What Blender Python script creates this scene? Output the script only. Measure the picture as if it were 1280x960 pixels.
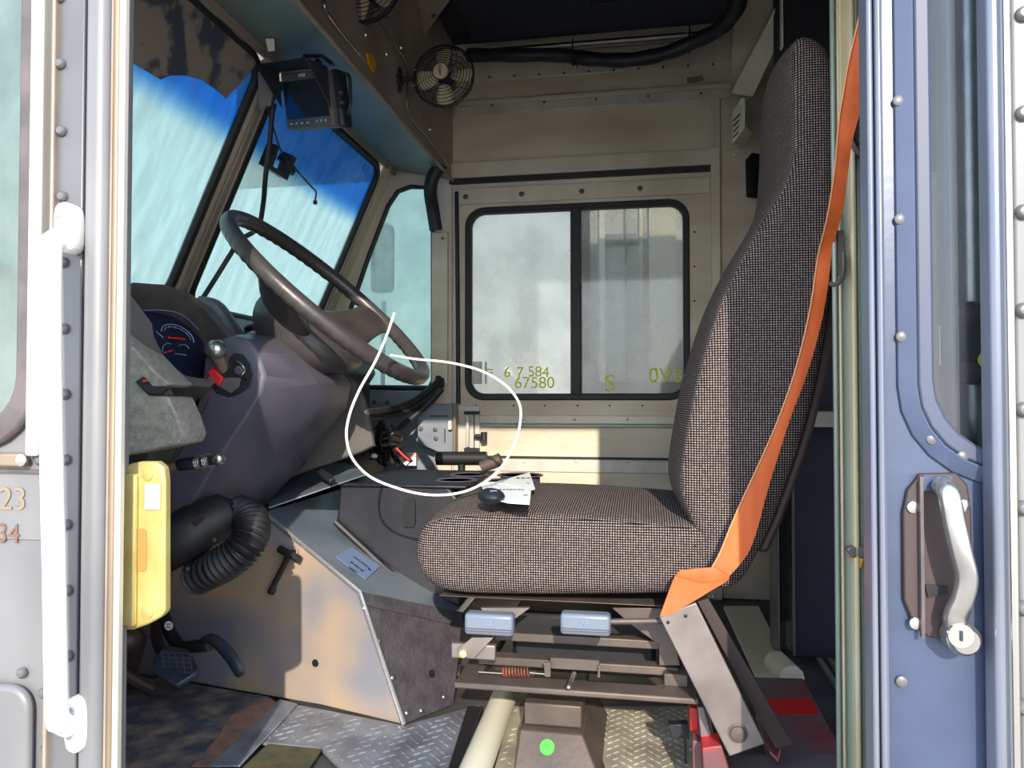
import bpy, bmesh, math, random
from mathutils import Vector as V, Matrix, Euler
random.seed(7)
for o in list(bpy.data.objects): bpy.data.objects.remove(o)
S = bpy.context.scene
COL = S.collection
# ---------------------------------------------------------------- camera
FPX = 930.0; YAW = math.radians(10); PIT = math.radians(1.25); CAM = V((0, 0, .68))
cf = V((-math.sin(YAW)*math.cos(PIT), math.cos(YAW)*math.cos(PIT), math.sin(PIT)))
cr = V((math.cos(YAW), math.sin(YAW), 0)); cu = cr.cross(cf)
cd = bpy.data.cameras.new('camera'); cam = bpy.data.objects.new('camera', cd); COL.objects.link(cam)
cd.sensor_width = 36; cd.lens = 36*FPX/1280; cd.clip_start = .02
cam.location = CAM; cam.rotation_euler = Euler((math.pi/2+PIT, 0, YAW)); S.camera = cam
# ---------------------------------------------------------------- world, sun, exposure
W = bpy.data.worlds.new('sky'); S.world = W; W.use_nodes = True
nt = W.node_tree; nt.nodes.clear()
tc = nt.nodes.new('ShaderNodeTexCoord'); sp = nt.nodes.new('ShaderNodeSeparateXYZ')
rp = nt.nodes.new('ShaderNodeValToRGB'); bg = nt.nodes.new('ShaderNodeBackground'); wo = nt.nodes.new('ShaderNodeOutputWorld')
nt.links.new(tc.outputs['Generated'], sp.inputs[0]); nt.links.new(sp.outputs['Z'], rp.inputs[0])
nt.links.new(rp.outputs[0], bg.inputs[0]); nt.links.new(bg.outputs[0], wo.inputs[0])
e = rp.color_ramp.elements; e[0].position = 0; e[0].color = (.92, .92, .90, 1); e[1].position = .8; e[1].color = (.42, .56, .82, 1)
m_ = rp.color_ramp.elements.new(.25); m_.color = (.76, .84, .94, 1)
bg.inputs[1].default_value = 2.1
sl = bpy.data.lights.new('sun', 'SUN'); sl.energy = 3.6; sl.angle = math.radians(.6); sl.color = (1, .88, .72)
so = bpy.data.objects.new('sun', sl); COL.objects.link(so)
SUN = V((-.20, .93, -.42)).normalized(); so.rotation_euler = SUN.to_track_quat('-Z', 'Y').to_euler()
S.view_settings.view_transform = 'Standard'; S.view_settings.look = 'None'; S.view_settings.gamma = 1
S.view_settings.use_curve_mapping = False; S.view_settings.exposure = .85

# ---------------------------------------------------------------- measuring helpers: a sight line met with a real plane
def ray(x, y): return cf*FPX + cr*(x-640) - cu*(y-480)
def P(x, y, Y): d = ray(x, y); return CAM + d*(Y/d.y)
def PX(x, y, X): d = ray(x, y); return CAM + d*(X/d.x)
def PZ(x, y, Z): d = ray(x, y); return CAM + d*((Z-CAM.z)/d.z)
def PP(x, y, o, n): d = ray(x, y); return CAM + d*((o-CAM).dot(n)/d.dot(n))
def PL(pts, Y): return [P(x, y, Y) for x, y in pts]
def lin(c):
    c = [v/255 for v in c]
    return tuple((v/12.92 if v <= .04045 else ((v+.055)/1.055)**2.4) for v in c)+(1,)

# ---------------------------------------------------------------- materials
def newmat(name):
    m = bpy.data.materials.new(name); m.use_nodes = True; n = m.node_tree.nodes; l = m.node_tree.links
    return m, n, l, n['Principled BSDF']
def mat(name, c, rough=.5, metal=0., c2=None, scale=8, stretch=(1, 1, 1), bump=0, bscale=60, lo=.35, hi=.65, spec=.5, det=4):
    m, n, l, b = newmat(name)
    b.inputs['Roughness'].default_value = rough; b.inputs['Metallic'].default_value = metal
    b.inputs['Base Color'].default_value = lin(c); b.inputs['Specular IOR Level'].default_value = spec
    if c2 or bump:
        t = n.new('ShaderNodeTexCoord'); mp = n.new('ShaderNodeMapping'); mp.inputs['Scale'].default_value = stretch
        l.new(t.outputs['Object'], mp.inputs[0])
    if c2:
        k = n.new('ShaderNodeTexNoise'); k.inputs['Scale'].default_value = scale; k.inputs['Detail'].default_value = det
        r = n.new('ShaderNodeValToRGB'); r.color_ramp.elements[0].position = lo; r.color_ramp.elements[1].position = hi
        r.color_ramp.elements[0].color = lin(c); r.color_ramp.elements[1].color = lin(c2)
        l.new(mp.outputs[0], k.inputs[0]); l.new(k.outputs[0], r.inputs[0]); l.new(r.outputs[0], b.inputs['Base Color'])
    if bump:
        k = n.new('ShaderNodeTexNoise'); k.inputs['Scale'].default_value = bscale; k.inputs['Detail'].default_value = 3
        bp = n.new('ShaderNodeBump'); bp.inputs['Strength'].default_value = bump; bp.inputs['Distance'].default_value = .004
        l.new(mp.outputs[0], k.inputs[0]); l.new(k.outputs[0], bp.inputs['Height']); l.new(bp.outputs[0], b.inputs['Normal'])
    return m
M = {}
M['alu'] = mat('brushed aluminium', (216, 206, 190), .4, .2, (196, 184, 166), 5, (1, 1, .35), .12, 40)
M['alu_wall'] = mat('worn aluminium sheet', (214, 202, 182), .45, .15, (190, 176, 156), 4, (.6, 1, 2.2), .15, 50)
M['alu_pale'] = mat('pale aluminium', (214, 210, 200), .38, .25, (184, 180, 170), 7, (1, 1, .3), .08, 60)
M['alu_brown'] = mat('dusty brown grey sheet metal', (160, 145, 131), .5, .15, (136, 122, 112), 6, bump=.1)
M['alu_teal'] = mat('grey green painted metal', (136, 148, 140), .5, .3, (112, 128, 124), 4, bump=.05)
M['green_post'] = mat('grey green worn aluminium post', (160, 174, 162), .4, .2, (134, 148, 138), 5, (1, 1, .25), .1, 40)
M['cream_post'] = mat('cream worn painted metal', (206, 200, 172), .5, .1, (184, 170, 136), 7, (1, 1, .3), .1, 40)
M['paint'] = mat('grey blue body paint', (104, 104, 107), .35, .15, (90, 91, 94), 5, bump=.03)
M['paint_left'] = mat('pale grey body paint', (118, 118, 120), .42, .1, (104, 105, 109), 6, (1, 1, .5), bump=.05)
M['door_blue'] = mat('blue grey door paint', (66, 78, 104), .34, .1, (58, 69, 94), 9, bump=.05)
M['door_edge'] = mat('pale blue door edge metal', (96, 104, 122), .36, .35, (124, 128, 142), 8, (1, 1, .2), bump=.05)
M['white_metal'] = mat('white painted handle', (240, 240, 240), .3, .0, (225, 222, 216), 14)
M['tan_metal'] = mat('tan worn metal edge', (148, 130, 110), .45, .3, (126, 112, 96), 9, (1, 1, .2), .1)
M['sunlit_yellow'] = mat('sunlit yellow steel', (205, 192, 128), .38, .45, (190, 165, 95), 16, bump=.08)  # striker metal with the yellow sunlight on it put into the colour
M['chrome'] = mat('bright chrome', (225, 222, 215), .14, 1)
M['satin'] = mat('satin steel', (190, 188, 184), .25, .9, (170, 168, 166), 20)
M['steel'] = mat('dull dusty steel', (80, 74, 72), .5, .3, (100, 88, 80), 10, bump=.15, bscale=90)
M['steel_lit'] = mat('worn sunlit steel strap', (140, 132, 130), .42, .5, (112, 104, 102), 9, bump=.08)  # paler copy of the steel, with light put into its colour
M['rust'] = mat('rusty spring', (150, 80, 60), .6, .2, (110, 60, 46), 60)
M['black'] = mat('black plastic', (22, 24, 32), .5, 0, (32, 34, 44), 20, bump=.08, bscale=200)
M['dark'] = mat('dark navy panel', (30, 38, 58), .6, 0, (24, 30, 46), 5)
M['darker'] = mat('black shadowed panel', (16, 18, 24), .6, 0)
M['rubber'] = mat('black rubber', (24, 24, 27), .55, 0, (34, 34, 36), 30)
M['gasket_grey'] = mat('dusty grey rubber seal', (92, 84, 84), .6, 0, (72, 66, 68), 20)
M['shroud'] = mat('slate grey plastic', (84, 82, 94), .42, 0, (72, 71, 82), 8, bump=.1, bscale=260)
M['wheel'] = mat('dark grey leatherette', (68, 64, 64), .36, 0, (56, 53, 54), 14, bump=.1, bscale=300)
M['dash'] = mat('grey textured plastic', (160, 154, 144), .6, 0, (134, 129, 122), 90, bump=.5, bscale=320, det=2)
M['dash_dark'] = mat('dark grey dash plastic', (92, 88, 84), .55, 0, (76, 74, 74), 12, bump=.3, bscale=300)
M['red'] = mat('red plastic', (200, 40, 44), .3)
M['redpaint'] = mat('worn red paint', (205, 36, 38), .45, .1, (110, 74, 78), 7, lo=.42, hi=.56, bump=.1)
M['redgrey'] = mat('grey metal with red overspray', (112, 102, 106), .5, .2, (150, 60, 66), 6, lo=.5, hi=.72, bump=.1)
M['white'] = mat('white plastic', (235, 235, 230), .4)
M['cable_white'] = mat('white cable', (240, 240, 238), .4)
M['tag'] = mat('white paper tag', (235, 240, 238), .6)
M['ink'] = mat('dark ink', (35, 40, 50), .6)
M['ink_brown'] = mat('brown marker', (110, 80, 66), .6)
M['lime'] = mat('bright green sticker', (70, 220, 60), .5)
M['yellow'] = mat('yellow marker paint', (232, 232, 50), .5)
M['amber'] = mat('amber reflector', (215, 150, 30), .3)
M['cream'] = mat('cream plastic', (222, 218, 196), .5)
M['orange'] = mat('orange webbing', (206, 98, 40), .6, 0, (182, 80, 34), 30, (1, 1, .1), .1, 400)
M['vinyl'] = mat('brown black vinyl', (58, 46, 46), .5)
M['paddle'] = mat('blue grey plastic paddle', (104, 114, 130), .42)
M['label_blue'] = mat('pale blue grey label', (112, 132, 170), .5)
M['fan_blade'] = mat('cream beige fan blade', (206, 192, 160), .4)
M['screen'] = mat('dark glossy screen', (22, 38, 52), .12)
M['gauge'] = mat('dark blue instrument face', (26, 34, 60), .35)
M['needle'] = mat('red gauge needle', (220, 50, 30), .4)
M['gauge_mark'] = mat('pale blue gauge marks', (130, 150, 200), .5)
M['visor'] = mat('stained brown grey visor film', (136, 124, 114), .6, 0, (66, 70, 84), 14, lo=.50, hi=.58, det=5)
M['foam'] = mat('grey green worn edge foam', (120, 120, 118), .7, 0, (92, 90, 88), 20)
M['mat'] = mat('dirty dark floor mat', (62, 68, 80), .85, 0, (138, 124, 108), 16, lo=.42, hi=.70, bump=.6, bscale=70, det=8)
M['dirt'] = mat('sunlit brown floor dirt', (140, 104, 84), .9, 0, (96, 88, 86), 30, lo=.4, hi=.7, bump=.6, bscale=90, det=8)  # real floor dirt, its warm tone is sunlight put into the colour
M['plate'] = mat('dirty tread plate', (150, 158, 170), .35, .4, (112, 116, 124), 12, bump=.1)
M['plate_w'] = mat('dusty warm tread plate', (196, 190, 172), .4, .35, (150, 142, 128), 10, bump=.1)
M['floor'] = mat('bare cab floor', (92, 94, 98), .6, .2, (70, 68, 68), 8, bump=.2)
M['ground'] = mat('pale frosty gravel', (205, 192, 172), .9, 0, (120, 116, 112), 30, bump=.4, bscale=20)
M['truck'] = mat('white box truck side', (215, 215, 210), .5, 0, (190, 192, 190), 3)
M['cover_side'] = mat('worn engine cover aluminium with golden gleam', (214, 184, 146), .38, .4, (150, 152, 164), 3.2, (1, 1, 1), .06, 30, lo=.42, hi=.62, det=2)  # golden tone is warm reflected light put into the sheet's colour
M['cover_top'] = mat('blue grey engine cover sheet', (128, 140, 152), .36, .35, (108, 118, 130), 6, bump=.06)
M['cover_rear'] = mat('dark grimy textured sheet', (70, 66, 72), .7, .1, (54, 50, 56), 30, bump=.5, bscale=160)
M['shiny_edge'] = mat('polished worn edge', (200, 200, 200), .25, .8)
M['kick'] = mat('blue grey painted sheet', (142, 152, 162), .4, .2, (120, 130, 142), 6, bump=.08)
M['pedal'] = mat('blue black pedal rubber', (52, 60, 72), .5, 0, (40, 46, 56), 30)
M['trees'] = mat('bare brown trees', (96, 92, 86), .9, 0, (70, 72, 66), 2, (1, 1, .15))

def mat_fabric():
    m, n, l, b = newmat('woven charcoal seat fabric')
    b.inputs['Roughness'].default_value = .9; b.inputs['Specular IOR Level'].default_value = .15
    uv = n.new('ShaderNodeUVMap'); br = n.new('ShaderNodeTexBrick'); br.inputs['Scale'].default_value = 1
    br.inputs['Brick Width'].default_value = .0044; br.inputs['Row Height'].default_value = .0041; br.inputs['Mortar Size'].default_value = .00115
    br.inputs['Mortar Smooth'].default_value = .3; br.inputs['Bias'].default_value = 0; br.offset = 0
    br.inputs['Color1'].default_value = lin((164, 150, 140)); br.inputs['Color2'].default_value = lin((132, 120, 114)); br.inputs['Mortar'].default_value = lin((26, 22, 30))
    l.new(uv.outputs[0], br.inputs[0]); l.new(br.outputs[0], b.inputs['Base Color'])
    bp = n.new('ShaderNodeBump'); bp.inputs['Strength'].default_value = .4; bp.inputs['Distance'].default_value = .001; bp.invert = True
    l.new(br.outputs['Fac'], bp.inputs['Height']); l.new(bp.outputs[0], b.inputs['Normal'])
    return m
M['fabric'] = mat_fabric()

def mat_glass(name, tint, haze, haze_col, band=None, streak=0):
    """hazed glass: part clear, part dusty scatter; band = (z0, z1, colour) of the factory sun strip"""
    m = bpy.data.materials.new(name); m.use_nodes = True; n = m.node_tree.nodes; l = m.node_tree.links; n.clear()
    out = n.new('ShaderNodeOutputMaterial'); tr = n.new('ShaderNodeBsdfTransparent'); tl = n.new('ShaderNodeBsdfTranslucent')
    gl = n.new('ShaderNodeBsdfGlossy'); gl.inputs['Roughness'].default_value = .05
    mx = n.new('ShaderNodeMixShader'); m2 = n.new('ShaderNodeMixShader'); m2.inputs[0].default_value = .05
    tr.inputs[0].default_value = lin(tint); tl.inputs[0].default_value = lin(haze_col)
    geo = n.new('ShaderNodeNewGeometry'); mp = n.new('ShaderNodeMapping'); mp.inputs['Scale'].default_value = (6, 26, 5)
    no = n.new('ShaderNodeTexNoise'); no.inputs['Scale'].default_value = 1.6; no.inputs['Detail'].default_value = 5
    l.new(geo.outputs['Position'], mp.inputs[0]); l.new(mp.outputs[0], no.inputs[0])
    mr = n.new('ShaderNodeMapRange'); mr.inputs[1].default_value = .35; mr.inputs[2].default_value = .7
    mr.inputs[3].default_value = max(0, haze-streak); mr.inputs[4].default_value = min(1, haze+streak)
    l.new(no.outputs[0], mr.inputs[0])
    if band:
        sx = n.new('ShaderNodeSeparateXYZ'); l.new(geo.outputs['Position'], sx.inputs[0])
        r = n.new('ShaderNodeMapRange'); r.inputs[1].default_value = band[0]; r.inputs[2].default_value = band[1]; r.interpolation_type = 'SMOOTHSTEP'
        l.new(sx.outputs['Z'], r.inputs[0])
        for node, col in ((tr, tint), (tl, haze_col)):
            mc = n.new('ShaderNodeMix'); mc.data_type = 'RGBA'; mc.inputs['A'].default_value = lin(col); mc.inputs['B'].default_value = lin(band[2])
            l.new(r.outputs[0], mc.inputs['Factor']); l.new(mc.outputs['Result'], node.inputs[0])
    df = n.new('ShaderNodeBsdfDiffuse'); mh = n.new('ShaderNodeMixShader'); mh.inputs[0].default_value = .35; df.inputs[0].default_value = lin(haze_col)
    l.new(tl.outputs[0], mh.inputs[1]); l.new(df.outputs[0], mh.inputs[2])
    l.new(mr.outputs[0], mx.inputs[0]); l.new(tr.outputs[0], mx.inputs[1]); l.new(mh.outputs[0], mx.inputs[2])
    l.new(mx.outputs[0], m2.inputs[1]); l.new(gl.outputs[0], m2.inputs[2]); l.new(m2.outputs[0], out.inputs[0])
    return m
M['ws'] = mat_glass('frosted cyan windscreen', (190, 206, 203), .42, (210, 230, 227), (1.31, 1.40, (26, 140, 192)), .14)
M['vent_glass'] = mat_glass('frosted cyan vent glass', (176, 194, 190), .45, (200, 218, 214), None, .15)
M['door_glass'] = mat_glass('dirty door glass', (186, 188, 184), .26, (196, 198, 192), None, .10)
M['clear'] = mat_glass('clear door glass', (225, 230, 235), .04, (200, 205, 210), None, .02)

# ---------------------------------------------------------------- mesh builder
WL = {}   # world position of every object's origin
class MB:
    def __init__(s): s.b = bmesh.new()
    def faces(s, vs, fs):
        v = [s.b.verts.new(p) for p in vs]
        for f in fs:
            try: s.b.faces.new([v[i] for i in f])
            except ValueError: pass
        return s
    def box(s, c, d, R=None):
        c = V(c); h = [x/2 for x in d]; vs = []
        for sx in (-1, 1):
            for sy in (-1, 1):
                for sz in (-1, 1):
                    p = V((sx*h[0], sy*h[1], sz*h[2])); vs.append(c+(R @ p if R else p))
        return s.faces(vs, [(0, 1, 3, 2), (4, 6, 7, 5), (0, 4, 5, 1), (2, 3, 7, 6), (0, 2, 6, 4), (1, 5, 7, 3)])
    def bb(s, a, b): a = V(a); b = V(b); return s.box((a+b)/2, [abs(x) for x in (b-a)])
    def loft(s, loops, cap=True, close=False):
        n = len(loops[0]); vs = [p for L in loops for p in L]; k = len(loops); fs = []
        for j in range(k-1 if not close else k):
            for i in range(n):
                a = j*n+i; b_ = j*n+(i+1) % n; jj = (j+1) % k; fs.append((a, b_, jj*n+(i+1) % n, jj*n+i))
        if cap and not close: fs += [tuple(range(n))[::-1], tuple((k-1)*n+i for i in range(n))]
        return s.faces(vs, fs)
    def prism(s, pts, vec): pts = [V(p) for p in pts]; vec = V(vec); return s.loft([pts, [p+vec for p in pts]])
    def slab(s, pts, t):
        pts = [V(p) for p in pts]; n = V((0, 0, 0))
        for i in range(len(pts)): n += pts[i].cross(pts[(i+1) % len(pts)])
        n = (n - V((0,0,0))).normalized()
        c = sum(pts, V())/len(pts)
        if n.dot(c-CAM) < 0: n = -n
        return s.prism(pts, n*t)
    def ringprism(s, outer, inner, vec):
        vec = V(vec); n = len(outer); o = [V(p) for p in outer]; i = [V(p) for p in inner]
        return s.loft([o, i, [p+vec for p in i], [p+vec for p in o]], cap=False, close=True)
    def tube(s, pts, r, n=10, cap=True, close=False, flat=None):
        pts = [V(p) for p in pts]; L = len(pts); loops = []; up = None
        for i, p in enumerate(pts):
            if close: t = pts[(i+1) % L]-pts[i-1]
            else: t = pts[min(i+1, L-1)]-pts[max(i-1, 0)]
            t.normalize()
            if up is None:
                up = V((0, 0, 1)) if abs(t.z) < .9 else V((1, 0, 0))
            a = t.cross(up)
            if a.length < 1e-5: a = t.orthogonal()
            a.normalize(); up = a.cross(t).normalized()
            rr = r[i] if isinstance(r, (list, tuple)) else r
            loops.append([p+(a*math.cos(q)+up*math.sin(q))*rr for q in [2*math.pi*k/n for k in range(n)]])
        return s.loft(loops, cap=cap and not close, close=close)
    def cyl(s, a, b_, r, n=16, r2=None): return s.tube([a, b_], [r, r if r2 is None else r2], n)
    def lathe(s, c, axis, prof, n=24):
        c = V(c); axis = V(axis).normalized(); a = axis.orthogonal().normalized(); b_ = axis.cross(a)
        return s.loft([[c+axis*h+(a*math.cos(q)+b_*math.sin(q))*r for q in [2*math.pi*k/n for k in range(n)]] for r, h in prof])
    def ball(s, c, r, sc=(1, 1, 1), R=None, n=16):
        c = V(c); loops = []
        for j in range(1, n//2):
            t = math.pi*j/(n//2); L = []
            for k in range(n):
                q = 2*math.pi*k/n; p = V((r*sc[0]*math.sin(t)*math.cos(q), r*sc[1]*math.sin(t)*math.sin(q), r*sc[2]*math.cos(t)))
                L.append(c+(R @ p if R else p))
            loops.append(L)
        return s.loft(loops)
def smooth_path(pts, k=6, close=False):
    pts = [V(p) for p in pts]; n = len(pts); out = []
    rng = range(n) if close else range(n-1)
    for i in rng:
        p0 = pts[(i-1) % n] if close or i > 0 else pts[0]; p1 = pts[i]; p2 = pts[(i+1) % n]; p3 = pts[(i+2) % n] if close or i+2 < n else pts[-1]
        for j in range(k):
            t = j/k
            out.append(.5*((2*p1)+(p2-p0)*t+(2*p0-5*p1+4*p2-p3)*t*t+(3*p1-p0-3*p2+p3)*t**3))
    if not close: out.append(pts[-1])
    return out
def obj(name, mb, material, parent=None, bevel=0, smooth=True, sub=0, uv=False, uvs=1., seg=2, ang=35):
    bmesh.ops.recalc_face_normals(mb.b, faces=mb.b.faces)
    me = bpy.data.meshes.new(name); mb.b.to_mesh(me); mb.b.free()
    co = [v.co.copy() for v in me.vertices]
    c = V([(min(p[i] for p in co)+max(p[i] for p in co))/2 for i in range(3)])
    me.transform(Matrix.Translation(-c)); me.materials.append(M[material] if isinstance(material, str) else material)
    o = bpy.data.objects.new(name, me); COL.objects.link(o); WL[o] = c
    if parent: o.parent = parent; o.location = c-WL[parent]
    else: o.location = c
    if bevel:
        bv = o.modifiers.new('bevel', 'BEVEL'); bv.width = bevel; bv.segments = seg; bv.limit_method = 'ANGLE'; bv.angle_limit = math.radians(40)
    if sub: sb = o.modifiers.new('sub', 'SUBSURF'); sb.levels = sb.render_levels = sub
    if uv:
        dg = bpy.context.evaluated_depsgraph_get(); dg.update(); m2 = bpy.data.meshes.new_from_object(o.evaluated_get(dg)); o.modifiers.clear(); o.data = m2; me = m2
        L = me.uv_layers.new(name='UVMap')
        for p in me.polygons:
            nn = p.normal; ax = max(range(3), key=lambda i: abs(nn[i])*(1.25 if i == 1 else 1))
            for li in p.loop_indices:
                q = me.vertices[me.loops[li].vertex_index].co+c
                L.data[li].uv = (q.x*uvs, q.z*uvs) if ax == 1 else ((q.y, q.z) if ax == 0 else (q.x, q.y))
    if smooth:
        me.polygons.foreach_set('use_smooth', [True]*len(me.polygons))
        if not (uv or sub): me.set_sharp_from_angle(angle=math.radians(ang))
    return o
def tag(o, label=None, cat=None, group=None, kind=None):
    if label: o['label'] = label
    if cat: o['category'] = cat
    if group: o['group'] = group
    if kind: o['kind'] = kind
    return o
def thing(name, loc, label, cat, group=None):
    o = bpy.data.objects.new(name, None); COL.objects.link(o); o.empty_display_size = .05; o.location = loc; WL[o] = V(loc)
    return tag(o, label, cat, group)
def root(name, loc, kind='structure'):
    o = bpy.data.objects.new(name, None); COL.objects.link(o); o.location = loc; WL[o] = V(loc); o['kind'] = kind; return o
def struct(name, mb, m, **k): o = obj(name, mb, m, **k); o['kind'] = 'structure'; return o
def copy_tree(o, parent=None):
    c = o.copy(); COL.objects.link(c)
    if parent: c.parent = parent
    for ch in [x for x in list(bpy.data.objects) if x.parent == o]: copy_tree(ch, c)
    return c
def rivets(parent, pts, nrm, r, material='satin', name='rivet', h=.4):
    """domed heads, each its own object sharing one mesh"""
    b = MB(); nrm = V(nrm).normalized()
    b.lathe((0, 0, 0), nrm, [(r, 0), (r*.92, r*h*.5), (r*.6, r*h*.9), (r*.15, r*h)], 12)
    first = obj(name, b, material, parent); base = WL[first]
    for i, p in enumerate(pts):
        o = first if i == 0 else first.copy()
        if i: COL.objects.link(o)
        o.parent = parent; o.location = V(p)+base-WL[parent]
def text(name, s, size, org, xd, yd, material, parent, ext=.0004, align='CENTER'):
    cu_ = bpy.data.curves.new(name, 'FONT'); cu_.body = s; cu_.size = size; cu_.extrude = ext; cu_.align_x = align; cu_.align_y = 'CENTER'
    t = bpy.data.objects.new(name, cu_); COL.objects.link(t)
    dg = bpy.context.evaluated_depsgraph_get(); dg.update(); me = bpy.data.meshes.new_from_object(t.evaluated_get(dg)); bpy.data.objects.remove(t)
    xd = V(xd).normalized(); z = xd.cross(V(yd)).normalized(); yd = z.cross(xd)
    R = Matrix((xd, yd, z)).transposed().to_4x4(); me.transform(R)
    me.materials.clear(); me.materials.append(M[material]); o = bpy.data.objects.new(name, me); COL.objects.link(o)
    o.parent = parent; o.location = V(org)-WL[parent]; WL[o] = V(org); return o
def rrect(x0, x1, z0, z1, r, n=6, f=lambda x, z: V((x, 0, z))):
    out = []
    for cx, cz, a0 in ((x1-r, z1-r, 0), (x0+r, z1-r, 90), (x0+r, z0+r, 180), (x1-r, z0+r, 270)):
        for k in range(n+1):
            a = math.radians(a0+90*k/n); out.append(f(cx+r*math.cos(a), cz+r*math.sin(a)))
    return out

YF = 2.70    # passenger side wall
YB = .85     # driver side body skin
X_ = lambda px, Y: P(px, 500, Y).x
def Wp(x, y, d=0): return P(x, y, YF-d)

# ================================================================ STRUCTURE
# ---- outside
b = MB(); b.bb((-9, -8, -.80), (9, 14, -.78)); struct('ground', b, 'ground')
# ---- floor
b = MB(); b.bb((-1.55, .86, -.06), (.62, 2.72, -.012)); struct('floor', b, 'floor')
b = MB(); b.bb((.62, .86, -.06), (2.2, 2.72, -.02)); cf_ = struct('floor_cargo', b, 'dark')
# ---- passenger side wall with door opening (z .02..1.50 between X -.74 and .245)
WR = root('wall_right', (-.2, YF, 1))
dx0, dx1, dz1 = -.725, .245, 1.55
def bx(name, a, b_, m, par, bev=.002, **k): q = MB(); q.bb(a, b_); return obj(name, q, m, par, bevel=bev, **k)
zA = Wp(600, 128).z; zB = Wp(600, 103).z; zC = Wp(600, 205).z
bx('upper_panel', (-.80, YF, zC), (2.2, YF+.03, 2.1), 'alu_wall', WR)
bx('door_header_rail', (-.71, YF-.030, Wp(600, 224).z), (.24, YF, zC), 'alu', WR)
bx('upper_ledge', (-.69, YF-.022, zA-.016), (.31, YF, zA), 'alu', WR)
bx('upper_ledge_lip', (-.69, YF-.012, zA-.05), (.31, YF, zA-.016), 'alu_pale', WR)
bx('upper_seam_flange', (-.69, YF-.006, zB), (.31, YF, 1.96), 'alu', WR)
bx('header_gasket', (-.71, YF-.026, Wp(600, 231).z), (.238, YF, Wp(600, 224).z-.001), 'rubber', WR, 0)
bx('side_column', (.236, YF-.03, -.01), (.268, YF+.02, Wp(890, 188).z), 'alu', WR)
bx('short_column', (P(888, 150, YF).x, YF-.012, Wp(890, 188).z), (P(900, 150, YF).x, YF, zA-.05), 'alu', WR)
bx('rear_panel', (.268, YF-.004, -.01), (1.0, YF+.03, zC), 'alu_wall', WR)
bx('rear_panel_lower', (1.0, YF-.004, -.01), (2.2, YF+.03, zC), 'dark', WR)
rivets(WR, [Wp(x, 103-(x-600)*.057-6, .006) for x in range(612, 900, 31)], (0, -1, 0), .005, 'steel')
rivets(WR, [Wp(x, 132-(x-600)*.057, .012) for x in (615, 680, 745, 810, 876)], (0, -1, 0), .005, 'steel')
rivets(WR, [Wp(918, 192, .006), Wp(932, 192, .006)], (0, -1, 0), .006, 'alu_pale')
b = MB(); b.prism([Wp(858, 97, .002), Wp(878, 94, .002), Wp(880, 100, .002), Wp(868, 104, .002), Wp(859, 103, .002)], (0, .001, 0)); obj('tape_mark', b, 'tan_metal', WR)
# curved cove at the rear top and diagonal channel running to the roof
b = MB(); prof = []
for k in range(9):
    a = math.radians(90*k/8); prof.append(V((.31, YF-.28+.28*math.cos(a)-.004, 1.80+.22*math.sin(a))))
b.prism(prof+[p+V((0, .01, .01)) for p in prof[::-1]], (1.9, 0, 0)); obj('roof_cove', b, 'alu', WR)
bx('front_upper_panel', (-1.6, YF+.016, Wp(500, 222).z), (-.72, YF+.04, 2.1), 'alu', WR)
# front lower zone of passenger wall
bx('vent_window_sill', (-1.35, YF-.01, .50), (-.76, YF+.03, Wp(500, 488).z), 'kick', WR)
bx('front_kick_panel', (-1.5, YF, -.01), (-.76, YF+.03, .50), 'kick', WR)
rivets(WR, [Wp(468, 503, .012), Wp(484, 503, .012)], (0, -1, 0), .009, 'steel')
bx('front_pillar', (X_(545, YF), YF-.02, -.01), (X_(566, YF), YF+.03, 1.56), 'alu', WR)
bx('pillar_cover_strip', (X_(540, YF-.03), YF-.04, P(550, 482, YF-.04).z), (X_(560, YF-.03), YF-.021, P(550, 290, YF-.04).z), 'alu_wall', WR)
rivets(WR, [P(553, 476, YF-.041), P(553, 298, YF-.041)], (0, -1, 0), .006, 'steel')
# ---- passenger door
D1 = root('door_1', (-.2, YF, 0))
wx0, wx1, wz0, wz1 = P(588, 380, YF).x, P(856, 380, YF).x, Wp(700, 494).z, Wp(700, 262).z
f3 = lambda Y: (lambda x, z: V((x, Y, z)))
def ring_rect(x0, x1, z0, z1, n=6):   # same vertex count as rrect with zero radius
    out = []
    for cx, cz in ((x1, z1), (x0, z1), (x0, z0), (x1, z0)): out += [V((cx, 0, cz))]*(n+1)
    return out
def ringpanel(x0, x1, z0, z1, hx0, hx1, hz0, hz1, r, Y, t):
    o_ = [V((p.x, Y, p.z)) for p in rrect(x0, x1, z0, z1, .004)]; i_ = rrect(hx0, hx1, hz0, hz1, r, f=f3(Y)); q = MB(); q.ringprism(o_, i_, (0, t, 0)); return q
obj('door_skin', ringpanel(-.70, .236, .0, 1.50, wx0, wx1, wz0, wz1, .055, YF-.012, .025), 'alu_wall', D1, smooth=False)
obj('window_rubber', ringpanel(wx0-.016, wx1+.016, wz0-.018, wz1+.016, wx0, wx1, wz0, wz1, .055, YF-.024, .03), 'rubber', D1) if 0 else None
q = MB(); q.ringprism(rrect(wx0-.016, wx1+.016, wz0-.018, wz1+.016, .07, f=f3(YF-.024)), rrect(wx0+.006, wx1-.006, wz0+.006, wz1-.006, .05, f=f3(YF-.024)), (0, .04, 0)); obj('window_rubber', q, 'rubber', D1, bevel=.004)
bx('top_rail', (-.69, YF-.022, Wp(700, 252).z), (.232, YF-.0125, Wp(700, 232).z), 'alu', D1)
rivets(D1, [Wp(x, 246-(x-580)*.048, .023) for x in (582, 652, 727, 800)], (0, -1, 0), .010, 'steel')
bx('hinge_stile', (-.695, YF-.02, .42), (-.672, YF-.0125, 1.46), 'alu_pale', D1)
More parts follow.
